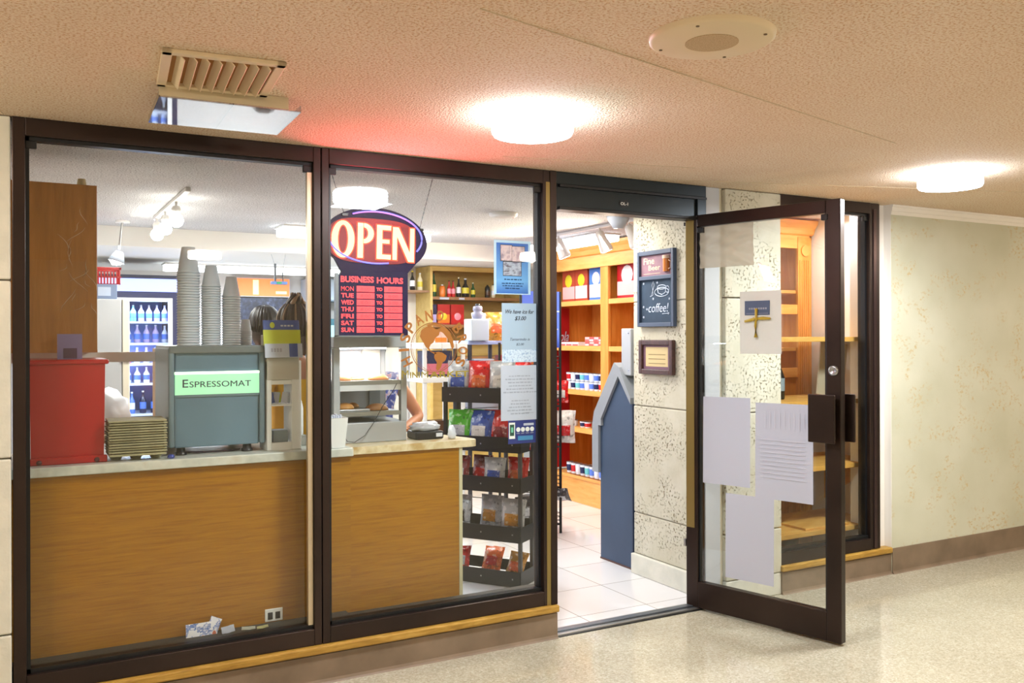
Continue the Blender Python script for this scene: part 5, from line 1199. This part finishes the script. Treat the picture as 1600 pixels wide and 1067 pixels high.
def head(M, m_, hair_m, hair, e_):
    bm = bmesh.new(); bmesh.ops.create_uvsphere(bm, u_segments=28, v_segments=20, radius=1)
    for v in bm.verts:
        c = v.co; x, y, z = c.x*.077, c.y*.095, c.z*.118
        if z < 0: x *= 1-.28*(-c.z)**1.5; y *= 1-.12*(-c.z)
        if y < 0 and abs(c.x) < .35: y -= .012*math.exp(-((z+.012)/.02)**2)*math.exp(-(c.x/.16)**2)   # nose
        if y < 0: y += .008*math.exp(-((z-.012)/.014)**2)*math.exp(-((abs(c.x)-.38)/.15)**2)           # eye sockets
        if y < 0: y -= .005*math.exp(-((z+.052)/.008)**2)*math.exp(-(c.x/.28)**2)                      # lips
        v.co = (x, y, z)
    bm.verts.index_update(); m_.add([M @ v.co for v in bm.verts], [[v.index for v in f.verts] for f in bm.faces], skin_m, True); bm.free()
    for s_ in (-1, 1):
        m_.lathe([(.0, -.004), (.016, -.002), (.02, .004), (.012, .008), (0, .006)], skin_m, 12, M @ Matrix.Translation((s_*.077, .008, -.005)) @ Matrix.Rotation(s_*PI/2, 4, 'Y') @ Matrix.Scale(1.5, 4, (1, 0, 0)), cap=False)
        m_.lathe([(.009, 0), (.006, .004), (0, .005)], cl['white'], 10, M @ Matrix.Translation((s_*.03, -.083, .012)) @ Matrix.Rotation(PI/2, 4, 'X'), cap=False)
        m_.lathe([(.0045, 0), (0, .001)], cl['brown'], 8, M @ Matrix.Translation((s_*.03, -.088, .012)) @ Matrix.Rotation(PI/2, 4, 'X'), cap=False)
    m_.tube([M @ Vector(p) for p in ((-.022, -.0945, -.052), (0, -.1, -.05), (.022, -.0945, -.052))], [.002, .004, .002], mat('lips', '9c4a44', .5))
def hair_cap(M, mt, e_, bun=None, long_=0, streak=None):
    m_ = MB(M); bm = bmesh.new(); bmesh.ops.create_uvsphere(bm, u_segments=28, v_segments=18, radius=1)
    for v in bm.verts:
        c = v.co; wv = 1+.02*math.sin(18*math.atan2(c.y, c.x))+.012*math.sin(31*c.x)
        x, y, z = c.x*.092*wv, c.y*.110*wv+.008, c.z*.128*wv+.012
        if c.y < -.2 and z < .055: y = max(y, -.05)
        if z < -.02: z = -.02+(z+.02)*(1+long_); x *= 1+.12*long_; y = max(y, 0)
        v.co = (x, y, z)
    bm.verts.index_update(); m_.add([v.co.copy() for v in bm.verts], [[v.index for v in f.verts] for f in bm.faces], mt, True); bm.free()
    if bun:
        for k in range(9):
            a = k*.7; m_.tube([(bun[0]+.02*math.cos(a), bun[1]+.02*math.sin(a), bun[2]-.06), (bun[0]+.045*math.cos(a), bun[1]+.045*math.sin(a), bun[2]), (bun[0]+.02*math.cos(a+1), bun[1]+.02*math.sin(a+1), bun[2]+.05), (bun[0]+.03*math.cos(a+2), bun[1]+.03*math.sin(a+2), bun[2]+.01)], [.012, .016, .012, .004], streak if k % 2 else mt)
    for k in range(34):
        a = PI*(-.12+1.24*k/33); q = []
        for t in range(6):
            ph_ = .25+t*.33; q.append((.094*math.sin(min(ph_, 1.6))*math.cos(a)*(1+.03*math.sin(k*5+t)), .008+.112*math.sin(min(ph_, 1.6))*math.sin(a)*(1+.03*math.cos(k*3)), .012+.130*math.cos(ph_) if ph_ < 1.6 else .008-(ph_-1.6)*.10*(1+long_*1.2)))
        m_.tube(q, [.004, .008, .009, .009, .008, .003], (streak if streak and k % 6 == 0 else mt), 5)
    return m_.build('hair', e_)
def hand(v, e, wi, w_, d, up, curl=.5):
    # palm and five fingers appended to a skin graph; w_ wrist point, d direction, up = palm normal
    d = Vector(d).normalized(); n = Vector(up).normalized(); s_ = d.cross(n).normalized(); w_ = Vector(w_)
    v.append((w_+d*.045, (.032, .014))); p = len(v)-1; e.append((wi, p))
    for k, (off, ln) in enumerate(((-.027, .062), (-.009, .075), (.009, .07), (.027, .055))):
        b = w_+d*.085+s_*off; m1 = b+(d-n*curl*.4).normalized()*ln*.5; t = m1+(d-n*curl*1.4).normalized()*ln*.5
        i = len(v); v += [(b, .0095), (m1, .0085), (t, .0075)]; e += [(p, i), (i, i+1), (i+1, i+2)]
    b = w_+d*.03-s_*.035; i = len(v); v += [(b, .011), (b+(d-s_*.6).normalized()*.03, .0095), (b+(d-s_*.2-n*.3).normalized()*.055, .0085)]; e += [(p, i), (i, i+1), (i+1, i+2)]
def person(x, y, rz, H, label, shirt, lower, hair_m, arms, hair=None, head_tilt=(0, 0, 0), skirt=False):
    e_ = E_('person', (x, y, 0), label, 'person', rz=rz); k = H/1.65
    W = WM[e_.name]
    P = lambda a, b, c: Vector((a*k, b*k, c*k))
    v = [(P(0, 0, .90), .13*k), (P(0, .0, 1.05), .11*k), (P(0, 0, 1.2), .12*k), (P(0, .01, 1.33), (.13*k, .085*k)), (P(0, .01, 1.42), .048*k), (P(0, 0, 1.5), .045*k)]
    ed = [(0, 1), (1, 2), (2, 3), (3, 4), (4, 5)]
    tops = []
    for s_, (el, wr) in zip((-1, 1), arms):
        i = len(v); v += [(P(s_*.16, .01, 1.345), .052*k), (P(*el), .037*k), (P(*wr), .025*k)]; ed += [(3, i), (i, i+1), (i+1, i+2)]
        hand(v, ed, i+2, P(*wr), P(*wr)-P(*el), (0, 0, 1) if abs(wr[2]-el[2]) < .25 else (0, -1, 0)); tops.append((i, i+1))
        j = len(v); v += [(P(s_*.09, 0, .82), .085*k), (P(s_*.095, 0, .48), .055*k), (P(s_*.095, .02, .09), .037*k), (P(s_*.095, -.02, .045), .04*k), (P(s_*.1, -.15, .03), .03*k)]; ed += [(0, j), (j, j+1), (j+1, j+2), (j+2, j+3), (j+3, j+4)]
    body = grow('person_body', v, ed, skin_m)
    body.v = [W @ p for p in body.v]
    HM = W @ Matrix.Translation(P(0, -.01, 1.60)+Vector((head_tilt[0], head_tilt[1], 0))) @ Matrix.Rotation(head_tilt[2], 4, 'X')
    head(HM, body, hair_m, hair, e_); body.build('body', e_)
    # shirt
    sv = [(P(0, 0, .86), .15*k), (P(0, 0, 1.05), .135*k), (P(0, 0, 1.2), .14*k), (P(0, .01, 1.32), (.15*k, .10*k)), (P(0, .01, 1.40), .065*k)]; se = [(0, 1), (1, 2), (2, 3), (3, 4)]
    for s_, (a, b) in zip((-1, 1), tops):
        p0 = v[a][0]; p1 = v[b][0]; i = len(sv); sv += [(p0, .068*k), (p0.lerp(p1, .22 if skirt else .62), .056*k)]; se += [(3, i), (i, i+1)]
    m_ = grow('shirt', sv, se, shirt); m_.v = [W @ p for p in m_.v]; m_.build('shirt' if not skirt else 'dress_top', e_)
    if skirt: m_ = MB(W).lathe([(.15*k, .92*k), (.19*k, .75*k), (.25*k, .45*k), (.245*k, .45*k), (.14*k, .9*k)], lower, 28, cap=False); m_.build('skirt', e_)
    else:
        lv = [(P(0, 0, .92), .145*k)]; le = []
        for s_ in (-1, 1): i = len(lv); lv += [(P(s_*.09, 0, .8), .10*k), (P(s_*.095, 0, .48), .072*k), (P(s_*.095, .02, .1), .058*k)]; le += [(0, i), (i, i+1), (i+1, i+2)]
        m_ = grow('trousers', lv, le, lower); m_.v = [W @ p for p in m_.v]; m_.build('trousers', e_)
    hair_cap(HM, hair_m, e_, **(hair or {}))
    return e_
hb = mixed('brown_hair', [(.35, '2a1c18'), (.6, '46302a')], 40, .5, (6, 6, 1)); hs_ = mat('blond_streak_hair', '9c7a5c', .5); hd = mixed('dark_hair', [(.35, '16161c'), (.6, '2a2630')], 40, .45, (6, 6, 1))
person(1.365, 1.05, PI+.25, 1.66, 'person in a yellow shirt with pinned-up brown hair, standing behind the packet stand', mat('yellow_cotton', 'e0a81c', .8), mat('dark_trousers', '22222c', .8), hb,
       [((-.25, -.02, 1.08), (-.22, -.24, 1.05)), ((.25, -.02, 1.08), (.2, -.24, 1.05))], dict(bun=(.0, .02, .13), long_=.9, streak=hs_))
person(1.345, 1.68, PI-.3, 1.66, 'person with dark hair and an orange shirt behind the coffee machine', mat('orange_cotton', 'e0663a', .8), mat('dark_trousers', '22222c', .8), hd,
       [((-.26, -.05, 1.10), (-.2, -.27, 1.12)), ((.26, -.05, 1.10), (.2, -.27, 1.12))], dict(long_=.2))
person(1.80, 1.0, -.1, 1.58, 'person in a blue and white patterned dress standing behind the food warmer', mixed('blue_floral_cotton', [(.42, '2c3a9a'), (.5, '4a58b8'), (.54, 'e0dcea'), (.62, 'd08aa0')], 34, .8), mixed('blue_floral_cotton', [(.42, '2c3a9a')], 34), hd,
       [((-.27, -.02, 1.08), (-.16, -.25, 1.10)), ((.30, -.02, 1.12), (.14, -.24, 1.08))], dict(long_=.4), skirt=True)
